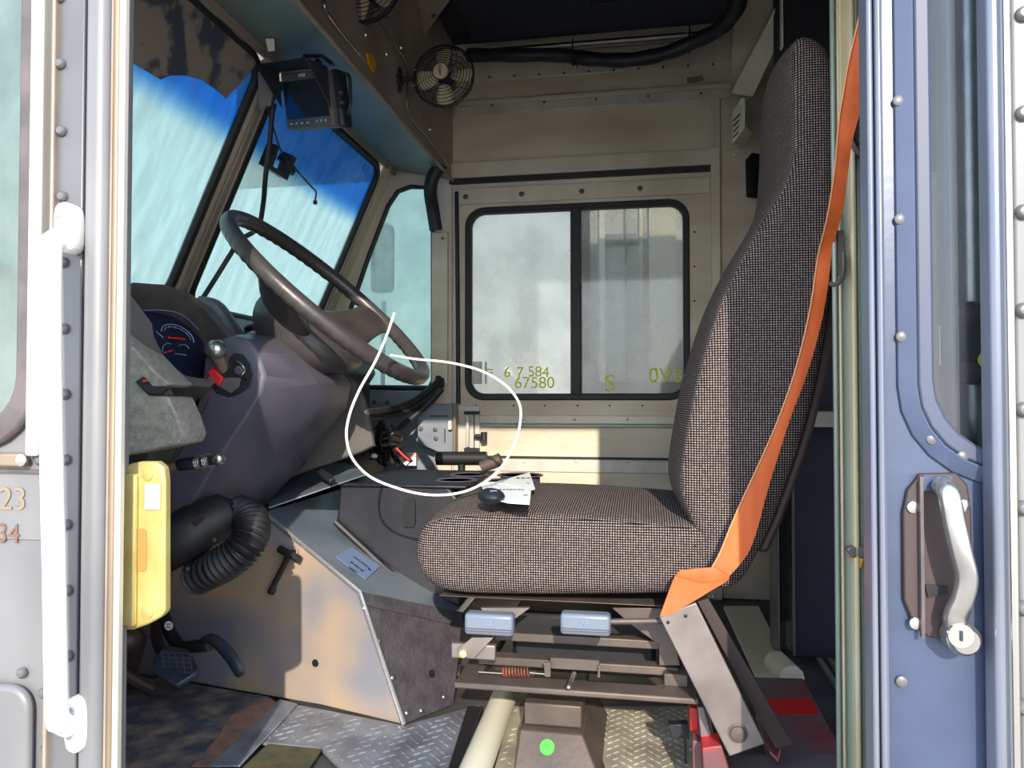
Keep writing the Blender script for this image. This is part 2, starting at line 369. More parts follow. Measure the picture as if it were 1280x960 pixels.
bx('mid_ledge', (-.60, YF-.026, P(600, 533, YF).z), (.20, YF-.0125, P(600, 529, YF).z), 'green_post', D1)
bx('mid_rail', (-.60, YF-.017, P(600, 529, YF).z), (.20, YF-.0125, P(600, 519, YF).z), 'alu', D1)
bx('lower_seam', (-.60, YF-.016, P(600, 572, YF).z), (.20, YF-.0125, P(600, 569, YF).z), 'rubber', D1, 0)
bx('lower_rail', (-.60, YF-.017, P(600, 588, YF).z), (.20, YF-.0125, P(600, 573, YF).z), 'alu_pale', D1)
rivets(D1, [Wp(x, 524, .018) for x in (619, 654, 718, 784)]+[Wp(x, 577, .018) for x in (656, 720, 785)], (0, -1, 0), .006, 'alu_pale')
rivets(D1, [Wp(x, 507, .013) for x in (595, 642, 681, 722, 762, 803)]+[Wp(868, y, .013) for y in (290, 333, 376)]+[Wp(x, 251-(x-600)*.03, .013) for x in (640, 680, 720, 760, 802)], (0, -1, 0), .004, 'steel')
bx('window_divider', (X_(714, YF), YF-.026, wz0), (X_(727, YF), YF+.01, wz1), 'rubber', D1, .003)
q = MB(); q.prism(rrect(wx0, wx1, wz0, wz1, .05, f=f3(YF+.002)), (0, .004, 0)); gl = obj('door_window_pane', q, 'door_glass', D1, smooth=False)
for i, (x, y, s_) in enumerate([(612, 465, '='), (634, 466, '6'), (650, 466, '7'), (664, 465, '5'), (673, 465, '8'), (682, 466, '4')]):
    text('marker_writing', s_, .055, Wp(x, y, .003), (1, 0, 0), (0, 0, 1), 'yellow', D1, .0003)
text('marker_writing', '67580', .06, Wp(668, 479, .003), (1, 0, 0), (0, 0, 1), 'yellow', D1, .0002).scale = (1, 1, 1)
text('marker_writing', 'S', .09, Wp(762, 480, .003), (1, 0, 0), (0, 0, 1), 'yellow', D1, .0003)
text('marker_writing', '0V3', .075, Wp(832, 470, .003), (1, 0, 0), (0, 0, 1), 'yellow', D1, .0003)
# window latch
q = MB(); q.bb(P(590, 452, YF-.03), P(600, 480, YF-.026)+V((0, .006, 0)))
for x in (592, 600, 606): q.bb(P(x, 452, YF-.04), P(x+2.5, 480, YF-.026))
obj('window_latch', q, 'alu_pale', D1)
# jamb rubber and rods left of the door
q = MB(); q.tube([P(571, 240, YF-.02), P(573, 505, YF-.02)], .008); obj('jamb_seal', q, 'rubber', D1)
# door latch mechanism
q = MB(); q.bb(P(572, 507, YF-.03), P(600, 568, YF-.02)); obj('latch_plate', q, 'alu_pale', D1, bevel=.002)
q = MB()
for dx in (-.012, .012): q.bb(P(588, 515, YF-.05)+V((dx, 0, 0)), P(589.5, 562, YF-.03)+V((dx, 0, 0)))
q.bb(P(580, 514, YF-.05), P(600, 518, YF-.03)); q.bb(P(580, 560, YF-.05), P(600, 565, YF-.03)); obj('latch_cage', q, 'black', D1, bevel=.002)
q = MB(); q.bb(P(582, 519, YF-.06), P(587, 559, YF-.045)); obj('latch_lever', q, 'alu_pale', D1, bevel=.003)
q = MB(); q.cyl(P(594, 545, YF-.05), P(606, 546, YF-.05), .008); q.cyl(P(605, 540, YF-.05), P(605, 551, YF-.05), .012); obj('latch_knob', q, 'black', D1)
# ---- corner (vent) window in front of passenger door
W3 = root('window_3', (-.95, YF, 1))
out = [(452, 484), (446, 470), (440, 420), (440, 384), (462, 320), (486, 258), (498, 240), (514, 234), (541, 236), (542, 300), (542, 476), (536, 485)]
op = [P(x, y, YF+.004) for x, y in out]
q = MB(); q.prism(op, (0, .004, 0)); obj('vent_pane', q, 'vent_glass', W3, smooth=False)
q = MB(); q.tube([p-V((0, .006, 0)) for p in op], .0095, 8, close=True); obj('vent_rubber', q, 'rubber', W3)
# surround sheet
q = MB(); cx = op[0]*0
big = [(430, 500), (425, 480), (418, 430), (418, 384), (446, 305), (470, 240), (482, 222), (510, 216), (552, 216), (556, 300), (556, 490), (545, 498)]
q.ringprism([P(x, y, YF+.002) for x, y in big], [P(x, y, YF+.002) for x, y in out], (0, .012, 0)); obj('vent_surround', q, 'alu', W3)

# ---- windscreen, leaning; plane through A,B along Y
WA = P(340, 80, 1.78); WB = P(220, 370, 1.78); wdir = (WA-WB).normalized(); wn = wdir.cross(V((0, 1, 0))).normalized()
def onws(x, y, off=0): return PP(x, y, WA+wn*off, wn)
if wn.x < 0: wn = -wn
def wsp(Y, s, off=0): return V((WB.x, Y, WB.z))+wdir*s+wn*off
WH = (WA-WB).length
zt = WH-.02; zb = -.02
def pane(name, y0, y1):
    R_ = root(name, wsp((y0+y1)/2, zb))
    L = rrect(y0, y1, zb, zt, .06, f=lambda a, c: wsp(a, c, -.006)); q = MB(); q.prism(L, wn*.005); obj('windscreen_pane', q, 'ws', R_, smooth=False)
    q = MB(); q.tube(rrect(y0-.002, y1+.002, zb-.002, zt+.002, .062, f=lambda a, c: wsp(a, c, .004)), .013, 8, close=True); obj('windscreen_rubber', q, 'rubber', R_)
    return R_
pane('window_1', 1.00, 1.735); pane('window_2', 1.825, 2.60)
WF = root('wall_front', (-1.2, 1.7, .9))
q = MB(); q.prism([wsp(1.745, -.1, -.01), wsp(1.745, WH+.1, -.01), wsp(1.745, WH+.1, .012), wsp(1.745, -.1, .012)], (0, .068, 0)); obj('centre_post', q, 'alu', WF, bevel=.006)
q = MB(); q.prism([wsp(1.765, -.1, .012), wsp(1.765, WH+.1, .012), wsp(1.765, WH+.1, .022), wsp(1.765, -.1, .022)], (0, .022, 0)); obj('centre_post_rib', q, 'alu_brown', WF, bevel=.003)
for (a, c) in ((2.612, 2.72), (.86, .985)):
    q = MB(); q.prism([wsp(a, -.1, -.02), wsp(a, WH+.1, -.02), wsp(a, WH+.1, .012), wsp(a, -.1, .012)], (0, c-a, 0)); obj('corner_post', q, 'alu', WF, bevel=.006)
q = MB(); q.prism([wsp(2.63, -.1, .012), wsp(2.63, WH+.05, .012), wsp(2.63, WH+.05, .02), wsp(2.63, -.1, .02)], (0, .03, 0)); obj('corner_post_rib', q, 'cream_post', WF, bevel=.003)
q = MB(); q.prism([wsp(.86, zt+.012, -.02), wsp(.86, zt+.60, -.02), wsp(.86, zt+.60, .02), wsp(.86, zt+.012, .02)], (0, 1.86, 0)); obj('windscreen_header', q, 'alu_brown', WF, bevel=.004)
q = MB(); q.prism([wsp(.86, zb-.012, -.02), wsp(.86, zb-.012, .03), V((WB.x-.0, .86, .2)), V((WB.x-.12, .86, .2))], (0, 1.86, 0)); obj('cowl', q, 'dash_dark', WF)
q = MB(); q.bb((-1.52, .86, -.06), (-1.40, 2.72, .85)); obj('firewall', q, 'dash_dark', WF)
# ---- overhead shelf across the cab: underside and rear face
CN = root('trim_1', (-.8, 1.8, 1.55))
zlip = 1.50; xl = -.70
q = MB(); q.prism([wsp(.9, zt+.03, .01), V((xl, .9, zlip)), V((xl, .9, zlip+.008)), wsp(.9, zt+.04, .01)], (0, 1.79, 0)); obj('shelf_underside', q, 'alu_teal', CN)
q = MB(); q.prism([V((xl-.008, .9, zlip)), V((xl, .9, zlip)), V((xl, .9, 2.02)), V((xl-.008, .9, 2.02))], (0, 1.79, 0)); obj('shelf_face', q, 'alu_brown', CN)
q = MB(); q.tube([V((xl+.002, .9, zlip)), V((xl+.002, 2.69, zlip))], .007, 8); obj('shelf_lip', q, 'alu_brown', CN)
q = MB(); q.slab([PX(630/4+300, 268/4, xl+.002), PX(655/4+300, 268/4, xl+.002), PX(676/4+300, 320/4, xl+.002), PX(665/4+300, 362/4, xl+.002), PX(640/4+300, 320/4, xl+.002)], -.004); am = obj('amber_reflector', q, 'amber', CN)
# lettering plate on the shelf face
for j in range(5):
    c = PX(436+j*.4, 20+j*6, xl+.003); text('plate_lettering', 'AB1C2', .020, c, (0, 1, 0), (0, 0, 1), 'alu_pale', CN) if 0 else None
q = MB()
for p in [(457, 44), (537, 162), (483, 68), (501, 60)]:
    c = PX(p[0], p[1], xl); q.ball(c, .006, n=8)
obj('shelf_screws', q, 'satin', CN)
# wire stapled along shelf face
q = MB(); q.tube(smooth_path([PX(474, 26, xl+.01), PX(492, 55, xl+.01), PX(509, 84, xl+.01), PX(510, 139, xl+.01), PX(536, 175, xl+.01), PX(560, 208, xl+.01)], 4), .0025, 6)
q.tube(smooth_path([PX(405, 0, xl+.01), PX(408, 15, xl+.01), PX(430, 45, xl+.01), PX(455, 75, xl+.01)], 4), .0025, 6); obj('shelf_wire', q, 'satin', CN)
# gusset panel under the roof
q = MB(); g = [PX(475, 0, xl+.05), P(560, 0, 2.2), P(513, 66, 2.42), P(505, 62, 2.5), P(470, -30, 1.9), P(580, -30, 2.1)]
q.slab([P(462, -40, 2.2), P(588, -40, 2.2), P(562, 0, 2.25), P(514, 67, 2.35), P(505, 62, 2.35)], .006); gp = obj('gusset_panel', q, 'alu_brown', CN)
rivets(CN, [P(542, 20, 2.22), P(517, 53, 2.3)], (0, -1, 0), .008, 'satin')
# ---- roof
CE = root('ceiling', (.3, 1.8, 2.0))
q = MB(); q.bb((-1.6, .84, 2.02), (2.2, 2.76, 2.06)); obj('roof_sheet', q, 'dark', CE)
q = MB(); q.prism([V((-.60, 1.0, 1.965)), V((.28, 1.0, 1.965)), V((.30, 1.0, 2.02)), V((-.62, 1.0, 2.02))], (0, 1.60, 0)); hl = obj('dark_headliner', q, 'dark', CE, bevel=.01)
q = MB(); q.tube(smooth_path([V((-.42, 2.3, 1.963)), V((-.1, 2.31, 1.963)), V((.24, 2.33, 1.963))], 4), .006, 8); obj('headliner_bead', q, 'black', CE)
q = MB(); c = PZ(756, -2, 1.963); q.tube([c+V((.05*math.cos(a), .035*math.sin(a), 0)) for a in [k*math.pi/10 for k in range(20)]], .005, 8, close=True); obj('headliner_ring', q, 'black', CE)
q = MB(); q.tube([PP(597, 66, V((0, 2.62, 0)), V((0, 1, 0))), P(882, 43, 2.62)], .012, 10); obj('roof_tube', q, 'satin', CE)
# diagonal channels from wall to roof behind passenger
q = MB()
for off, w in ((0, .03),):
    q.loft([[P(913, 117, 2.55), P(941, 122, 2.45), P(943, 95, 2.42), P(925, 92, 2.52)], [P(985, -20, 2.0), P(1008, -20, 2.0), P(1016, -50, 2.0), P(995, -50, 2.0)]])
obj('roof_channel', q, 'alu', CE, bevel=.003)
q = MB(); q.loft([[P(957, 40, 2.3), P(962, 40, 2.3), P(962, 48, 2.3), P(957, 48, 2.3)], [P(984, -30, 2.0), P(992, -30, 2.0), P(992, -20, 2.0), P(984, -20, 2.0)]]); obj('roof_channel_edge', q, 'alu_pale', CE)
# ---- rear bulkhead
WRr = root('wall_rear', (1.1, 1.8, .9))
bx('bulkhead', (1.9, .86, -.02), (1.95, 2.74, 2.05), 'dark', WRr)
bx('partition', (.62, 2.20, -.01), (1.9, 2.23, 2.05), 'dark', WRr) if 0 else None
q = MB(); q.prism(PL([(958, 30), (1050, 30), (1050, 860), (945, 860), (950, 600), (1000, 500)], 2.1)[:0] or [V((.47, 2.1, 0)), V((1.9, 2.1, 0)), V((1.9, 2.1, 2.0)), V((.47, 2.1, 2.0))], (0, .03, 0)); obj('dark_partition', q, 'dark', WRr) if 0 else None

# ================================================================ DRIVER SIDE BODY (left pillar and panels)
WLf = root('wall_left', (-.75, YB, .5))
def vs(name, p0, p1, Y0, Y1, m, z0=-.75, z1=1.62, bev=.003, par=None, seg=2):
    return bx(name, (P(p0, 500, Y0).x, Y0, z0), (P(p1, 500, Y0).x, Y1, z1), m, par or WLf, bev, seg=seg)
zp = P(60, 556, YB).z
# body panel with vent window hole
hx1, hz0 = P(34, 480, YB).x, P(10, 540, YB).z
q = ringpanel(-1.75, P(62, 500, YB).x, hz0-.14, 1.62, -1.45, hx1, hz0, 1.35, .075, YB, .02); obj('side_panel_upper', q, 'paint_left', WLf, smooth=False)
q = MB(); q.ringprism(rrect(-1.47, hx1+.022, hz0-.024, 1.38, .09, f=f3(YB-.012)), rrect(-1.44, hx1-.008, hz0+.008, 1.34, .068, f=f3(YB-.012)), (0, .03, 0)); obj('vent_rubber_outer', q, 'gasket_grey', WLf, bevel=.005)
bx('side_panel_lower', (-1.75, YB+.002, -.75), (P(62, 500, YB).x, YB+.02, hz0-.14), 'paint_left', WLf)
q = MB(); q.bb((-1.0, YB-.006, P(0, 590, YB).z), (P(62, 500, YB).x, YB+.002, P(0, 586, YB).z)); obj('panel_seam', q, 'gasket_grey', WLf)
W4 = root('window_4', (-1.0, YB, .9)); q = MB(); q.prism(rrect(-1.46, hx1+.004, hz0-.004, 1.36, .078, f=f3(YB+.004)), (0, .004, 0)); obj('side_vent_pane', q, 'vent_glass', W4, smooth=False)
bx('pillar_core', (P(40, 500, YB+.02).x, YB+.019, -.75), (P(146, 500, YB).x, YB+.024, 2.05), 'paint_left', WLf, 0)
vs('window_frame_strip', 31, 47, YB-.016, YB+.02, 'alu_pale', hz0-.03)
vs('groove_strip', 58, 62, YB-.020, YB+.02, 'alu_brown')
vs('rivet_strip', 62, 100, YB-.012, YB+.03, 'paint', bev=.002)
vs('rounded_strip', 98, 126, YB-.030, YB+.03, 'paint_left', bev=.012, seg=4)
vs('jamb_strip', 124, 144, YB-.018, YB+.0, 'tan_metal', bev=.004)
vs('jamb_edge', 143, 150, YB-.024, YB-.012, 'alu_pale', bev=.003)
vs('door_groove', 134, 136.5, YB-.020, YB, 'alu_brown', bev=0)
rivets(WLf, [P(75+(y)*.013, y, YB-.013) for y in (-3, 80, 164, 246, 328, 411, 493, 575, 656, 738, 820)]+[P(50, 575, YB-.001), P(28, 841, YB-.001), P(55, 866, YB-.001), P(58, 936, YB-.001)], (0, -1, 0), .0072, 'paint', h=.8)
text('faded_number', '23', .042, P(16, 625, YB-.0012), (1, 0, 0), (0, 0, 1), 'tan_metal', WLf)
text('marker_number', '34', .036, P(10, 668, YB-.0012), (1, 0, 0), (0, 0, 1), 'ink_brown', WLf)
# small bracket under the vent window
t = thing('body_bracket', P(18, 574, YB), 'rusty steel bracket with bright bolt under left vent window', 'bracket')
q = MB(); q.bb(P(-30, 566, YB-.012), P(39, 583, YB)); obj('plate', q, 'tan_metal', t, bevel=.003)
q = MB(); q.lathe(P(28, 575, YB-.011), (0, -1, 0), [(.008, 0), (.008, .003), (.005, .005)], 12); obj('bolt', q, 'chrome', t)
# hatch low left
t = thing('fuel_hatch', P(-30, 900, YB), 'pale grey rounded hatch door low on the outer body', 'hatch')
q = MB(); q.prism(rrect(-1.20, P(46, 900, YB).x, -.6, P(0, 851, YB).z, .03, f=f3(YB-.014)), (0, .014, 0)); obj('hatch_panel', q, 'paint_left', t, bevel=.008, seg=3)
# roof side above doorway + sill
bx('lowered_door_header', (-.70, YB-.02, 1.41), (.30, YB+.10, 2.05), 'paint_left', WLf)  # out of view, hung low on purpose to keep sun off the far wall
bx('header_side', (-1.75, YB, 1.62), (2.2, YB+.02, 2.05), 'paint_left', WLf)
bx('door_sill', (-.66, YB-.02, -.75), (.25, YB+.06, -.30), 'paint_left', WLf)
# ---- grab handle
t = thing('grab_handle', P(75, 910, .83), 'white vertical grab handle bolted to the left door pillar', 'handle')
q = MB(); pth = [P(76, 296, .815), P(66, 303, .80), P(63, 320, .79), P(63, 480, .787), P(68, 720, .787), P(71, 885, .79), P(76, 902, .80), P(86, 908, .815)]
q.tube(smooth_path(pth, 5), .0128, 16); obj('grip_bar', q, 'white_metal', t)
for nm, cx_, cy_, h_ in (('upper_mount', 77, 283, 32), ('lower_mount', 90, 908, 36)):
    q = MB(); ptsm = []
    for k in range(16):
        a = 2*math.pi*k/16; ptsm.append(P(cx_+13*math.copysign(abs(math.cos(a))**.6, math.cos(a)), cy_+h_*math.copysign(abs(math.sin(a))**.7, math.sin(a)), .812))
    q.prism(ptsm, (0, .027, 0)); mo = obj(nm, q, 'white_metal', t, bevel=.006, seg=3)
    q = MB(); 
    for dy in (-.5, .3): q.lathe(P(cx_-3, cy_+dy*h_, .8115), (0, -1, 0), [(.006, 0), (.0055, .002), (.003, .003)], 12)
    obj('screw', q, 'satin', mo)
# ---- striker plate on the jamb
t = thing('latch_striker', P(178, 680, .9), 'sunlit yellow striker plate on the left door jamb', 'striker plate')
q = MB()
o_ = [P(x, y, .872) for x, y in [(153, 590), (160, 580), (175, 577), (195, 577), (204, 584), (206, 600), (206, 765), (200, 772), (184, 781), (165, 788), (153, 788)]]
q.prism(o_, (0, .014, 0)); obj('plate', q, 'sunlit_yellow', t, bevel=.003)
q = MB(); q.bb(P(154, 592, .864), P(172, 782, .872)); obj('raised_rib', q, 'sunlit_yellow', t, bevel=.003)
q = MB(); q.prism(rrect(P(177, 0, .87).x, P(190, 0, .87).x, P(0, 707, .87).z, P(0, 655, .87).z, .006, f=f3(.8708)), (0, .002, 0)); obj('lower_slot', q, mat('dark yellow recess', (150, 120, 60), .7), t)
q = MB(); q.bb(P(181, 605, .869), P(201, 637, .8715)); obj('upper_slot', q, 'alu_pale', t)
for y in (593, 765):
    q = MB(); q.lathe(P(185, y, .8725), (0, -1, 0), [(.009, 0), (.008, .003), (.004, .0035)], 14); obj('screw', q, 'sunlit_yellow', t)

# ================================================================ RIGHT SIDE: sliding door, jamb, body edge
D2 = root('door_2', (.35, YB, .4))
xa = P(1108, 500, YB).x
hx0, hzb = P(1163, 300, YB).x, P(1240, 572, YB).z
q = ringpanel(xa, 1.05, -.75, 1.62, hx0, .95, hzb, 1.5, .085, YB+.004, .02); obj('door_skin', q, 'door_blue', D2, smooth=False)
q = MB(); q.ringprism(rrect(hx0-.034, .98, hzb-.030, 1.53, .105, f=f3(YB+.001)), rrect(hx0-.016, .96, hzb-.014, 1.51, .09, f=f3(YB-.006)), (0, .012, 0)); obj('window_moulding', q, 'door_blue', D2, bevel=.0015)
q = MB(); q.ringprism(rrect(hx0-.015, .96, hzb-.014, 1.51, .09, f=f3(YB-.002)), rrect(hx0+.002, .95, hzb+.002, 1.5, .08, f=f3(YB-.002)), (0, .012, 0)); obj('window_seal', q, mat('dark blue grey seal', (62, 70, 92), .5), D2, bevel=.003)
q = MB(); q.prism(rrect(hx0-.002, .952, hzb-.002, 1.502, .08, f=f3(YB+.012)), (0, .004, 0)); obj('door_window_pane', q, 'clear', D2, smooth=False)
vs('edge_strip', 1088, 1096, YB-.012, YB+.02, 'door_edge', bev=.003, par=D2)
vs('edge_rib', 1095, 1100, YB-.004, YB+.04, 'door_edge', bev=.002, par=D2)
vs('edge_channel', 1099, 1109, YB-.014, YB+.04, 'door_edge', bev=.005, par=D2)
rivets(D2, [P(1123, 126, YB-.0), P(1125, 274, YB-.0), P(1127, 421, YB-.0), P(1165, 549, YB-.002), P(1203, 571, YB-.002), P(1127, 852, YB+.002)], (0, -1, 0), .0062, 'paint', 'screw')
# handle recess
q = MB(); rc = [(1145, 600), (1150, 592), (1196, 591), (1210, 606), (1215, 640), (1216, 760), (1205, 800), (1160, 797), (1140, 775), (1130, 750), (1129, 640), (1135, 612)]
rl = [P(x, y, YB-.003) for x, y in rc]; q.prism(rl, (0, .008, 0)); hr = obj('handle_recess', q, 'vinyl', D2, bevel=.002)
q = MB(); q.bb(P(1150, 596, YB-.010), P(1154, 795, YB-.004)); obj('recess_rib', q, 'gasket_grey', hr)
q = MB(); q.bb(P(1154, 594, YB-.005), P(1190, 614, YB-.0035)); obj('recess_top', q, 'door_blue', hr)
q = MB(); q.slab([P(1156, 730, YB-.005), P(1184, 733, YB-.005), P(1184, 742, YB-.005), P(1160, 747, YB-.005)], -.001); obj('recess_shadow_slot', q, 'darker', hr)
for x, y in ((1141, 634), (1144, 779), (1204, 632)):
    q = MB(); q.lathe(P(x, y, YB-.004), (0, -1, 0), [(.0065, 0), (.006, .002), (.003, .003)], 14); obj('screw', q, 'chrome', hr)
q = MB(); q.tube(smooth_path([P(1177, 606, YB-.01), P(1186, 618, YB-.03), P(1192, 650, YB-.034), P(1201, 690, YB-.036), P(1208, 722, YB-.034), P(1203, 748, YB-.03), P(1194, 768, YB-.024), P(1194, 785, YB-.02)], 6), [.006]+[.0105]*36+[.011]*6, 16); obj('door_lever', q, 'satin', D2)
q = MB(); q.lathe(P(1196, 793, YB-.006), (0, -1, 0), [(.017, 0), (.0165, .018), (.013, .022), (.0125, .024)], 24); lk = obj('lock_barrel', q, 'satin', D2)
q = MB(); q.lathe(P(1200, 794, YB-.031), (0, -1, 0), [(.0125, 0), (.012, .003)], 24); obj('lock_face', q, 'chrome', lk)
q = MB(); q.bb(P(1200.5, 789, YB-.0355), P(1203, 801, YB-.0335)); obj('keyhole', q, 'ink', lk)
# inner pocket behind the glass
PK = root('trim_2', (.38, .95, .8))
bx('pocket_reflection_brown', (P(1150, 0, .93).x, .93, .3), (P(1190, 0, .93).x, .94, P(1170, 214, .93).z), 'alu_brown', PK)  # brown reflection in the door glass, built as a panel
bx('pocket_panel_dark', (P(1150, 0, .93).x, .93, P(1170, 213, .93).z), (P(1190, 0, .93).x, .94, 2.0), 'dark', PK)
vs('pocket_post_edge', 1185, 1201, .905, .95, 'door_edge', .3, 2.0, .006, PK)
vs('pocket_post', 1200, 1300, .915, .95, 'satin', .3, 2.0, .02, PK)
bx('pocket_backing', (.27, .96, -.3), (1.2, .97, 2.0), 'dark', PK)
t = thing('bumper_plate', P(1220, 430, .90), 'black plate with two round rubber bumpers behind the door glass', 'bumper plate')
bx('plate', P(1197, 377, .893), P(1262, 481, .90), 'darker', t)
for y in (394, 466):
    q = MB(); q.lathe(P(1210, y, .892), (0, -1, 0), [(.0125, 0), (.012, .004), (.008, .008), (.002, .009)], 18); obj('rubber_bumper', q, 'vinyl', t)
q = MB(); q.tube(smooth_path([P(1250, 432, .885), P(1236, 436, .885), P(1225, 450, .885), P(1236, 460, .885), P(1242, 445, .885), P(1250, 458, .885)], 5), .0025, 8)
tag(obj('rope_loop', q, 'yellow'), 'short looped yellow cord on the black bumper plate', 'cord')
q = MB(); q.bb(P(1175, 407, .925), P(1186, 457, .928)); tag(obj('tape_strip', q, 'white'), 'white tape strip behind the sliding door glass', 'tape')
# body edge at far right
BE = root('wall_left_rear', (.4, YB, .4))
vs('body_edge', 1241, 1262, YB-.03, YB+.0, 'door_edge', bev=.005, par=BE)
vs('body_edge_lip', 1262, 1272, YB-.042, YB+.0, 'chrome', bev=.004, par=BE)
vs('body_side', 1271, 1900, YB-.030, YB+.0, 'paint_left', par=BE)
rivets(BE, [P(1279, y, YB-.031) for y in (18, 142, 265, 388, 512, 635, 760, 884)], (0, -1, 0), .008, 'paint', h=.8)
# rear jamb post, inside face
JP = root('trim_3', (.25, .95, .4))
def jpost(name, p0, p1, Y0, dY, m, z0=-.3, z1=2.0, bev=.004): return bx(name, (P(p0, 500, Y0).x, Y0, z0), (P(p1, 500, Y0).x, Y0+dY, z1), m, JP, bev)
jpost('jamb_face_outer', 1072, 1130, 1.20, .02, 'green_post')
jpost('jamb_rib', 1066, 1073, 1.185, .03, 'cream_post', bev=.003)
jpost('jamb_face', 1046, 1068, 1.20, .02, 'green_post')
jpost('jamb_bead', 1050, 1054, 1.194, .01, 'cream_post', bev=.002)
jpost('jamb_return', 1043, 1048, 1.192, .01, 'green_post', bev=.002)
bx('jamb_post_top', (P(1049, 0, 1.19).x, 1.192, P(1060, 170, 1.19).z), (P(1072, 0, 1.19).x, 1.20, 2.0), 'cream_post', JP)
bx('jamb_side_return', (P(1130, 0, 1.20).x-.01, .88, -.3), (P(1130, 0, 1.20).x, 1.2, 2.0), 'green_post', JP)
# cushioned vinyl edge / vent disc near top of jamb
t = thing('round_vent', P(1085, 165, .90), 'dark round vent with metal rim behind the orange belt', 'vent')
q = MB(); q.lathe(P(1106, 163, 1.18), (0, -1, 0), [(.050, -.01), (.052, .0), (.047, .004), (.043, .0), (.043, -.005)], 32); o = obj('rim', q, 'vinyl', t)
q = MB()
for i in range(-3, 4): q.bb(P(1106, 163+i*9, 1.172)+V((-.036, 0, -.0015)), P(1106, 163+i*9, 1.172)+V((.036, .004, .0015)))
obj('slats', q, 'steel', t)
# coat hook
t = thing('coat_hook', P(1046, 345, 1.19), 'curved steel hook screwed on the green door post', 'hook')
q = MB(); q.bb(P(1048, 288, 1.188), P(1054, 345, 1.196)); obj('hook_plate', q, 'steel', t)
q = MB(); q.tube(smooth_path([P(1054, 316, 1.183), P(1054, 338, 1.178), P(1050, 352, 1.17), P(1042, 356, 1.17), P(1037, 353, 1.17)], 5), .0035, 8); obj('hook_arm', q, 'steel', t)
t = thing('door_catch', P(1075, 690, 1.19), 'steel door catch with yellow stained tip on post', 'catch')
q = MB(); q.slab([P(1058, 686, 1.185), P(1066, 683, 1.185), P(1090, 684, 1.185), P(1090, 697, 1.185), P(1066, 698, 1.185)], .015); obj('catch_plate', q, 'steel_lit', t, bevel=.002)
q = MB(); q.slab([P(1064, 697, 1.187), P(1080, 698, 1.187), P(1076, 711, 1.187)], .012); obj('catch_tip', q, 'amber', t, bevel=.001)

# ================================================================ REAR INTERIOR behind seat
q = MB(); q.bb((.50, 2.05, -.01), (.54, 2.64, 1.2)); 
RP = root('wall_partition', (.5, 2.1, .5))
bx('partition_panel', (P(985, 0, 2.12).x, 2.12, -.01), (1.88, 2.15, 1.98), 'dark', RP)
bx('partition_post', (P(984, 0, 2.03).x, 2.03, .02), (P(988, 0, 2.03).x, 2.12, 1.3), 'paint', RP)
bx('partition_post_front', (P(966, 0, 2.0).x, 2.0, .02), (P(969, 0, 2.0).x, 2.12, .60), 'paint', RP)
bx('partition_box', (P(969, 0, 2.06).x, 2.06, .10), (P(984, 0, 2.06).x, 2.12, .62), 'darker', RP)
bx('shelf_edge', (P(985, 520, 2.0).x, 2.0, P(1000, 534, 2.0).z), (1.6, 2.10, P(1000, 514, 2.0).z), 'alu_pale', RP)
bx('upper_locker', (P(978, 0, 2.0).x, 2.02, P(960, 130, 2.0).z), (1.8, 2.14, 2.0), 'darker', RP)
bx('locker_trim', (P(976, 0, 2.0).x, 2.0, P(960, 60, 2.0).z), (P(979, 0, 2.0).x, 2.02, 1.99), 'alu_pale', RP)
bx('tall_trim', (P(1039, 0, 1.8).x, 1.8, .9), (P(1042, 0, 1.8).x, 1.82, 2.0), 'alu_pale', RP)
# ribbed cargo floor and aisle strip
q = MB()
for i in range(26): q.bb((.45+i*.028, 1.1, -.012), (.462+i*.028, 2.1, -.002))
o = obj('floor_ribs', q, 'green_post'); tag(o, kind='structure')
q = MB(); q.prism([PZ(905, 762, 0), PZ(948, 762, 0), PZ(992, 850, 0), PZ(945, 850, 0)], (0, 0, .012)); tag(obj('aisle_strip', q, 'cream'), 'worn cream threshold strip on the floor behind the seat', 'floor strip')
q = MB(); q.tube([PZ(970, 828, .02), PZ(990, 848, .02)], .03, 12)
tag(obj('floor_conduit', q, 'cream'), 'short cream pipe on floor beyond the red rail', 'pipe')
# cream box on wall
t = thing('wall_box', P(928, 150, 2.55), 'cream louvred plastic box fixed high beside the headrest', 'box')
q = MB(); q.prism([P(915, 180, 2.5), P(931, 158, 2.45), P(931, 122, 2.45), P(926, 122, 2.5), P(915, 140, 2.5)], (.035, .07, 0)); obj('body', q, 'cream', t, bevel=.003)
q = MB()
for i in range(4): q.slab([P(917, 150+i*7, 2.49), P(926, 141+i*7, 2.47), P(926, 142.5+i*7, 2.47), P(917, 151.5+i*7, 2.49)], -.002)
obj('slots', q, 'ink', t)
q = MB(); q.prism([P(931, 200, 2.6), P(940, 190, 2.6), P(942, 240, 2.6), P(932, 247, 2.6)], (.05, .03, 0)); tag(obj('black_bracket', q, 'black', bevel=.003), 'small black bracket on the wall beside the seat back', 'bracket')

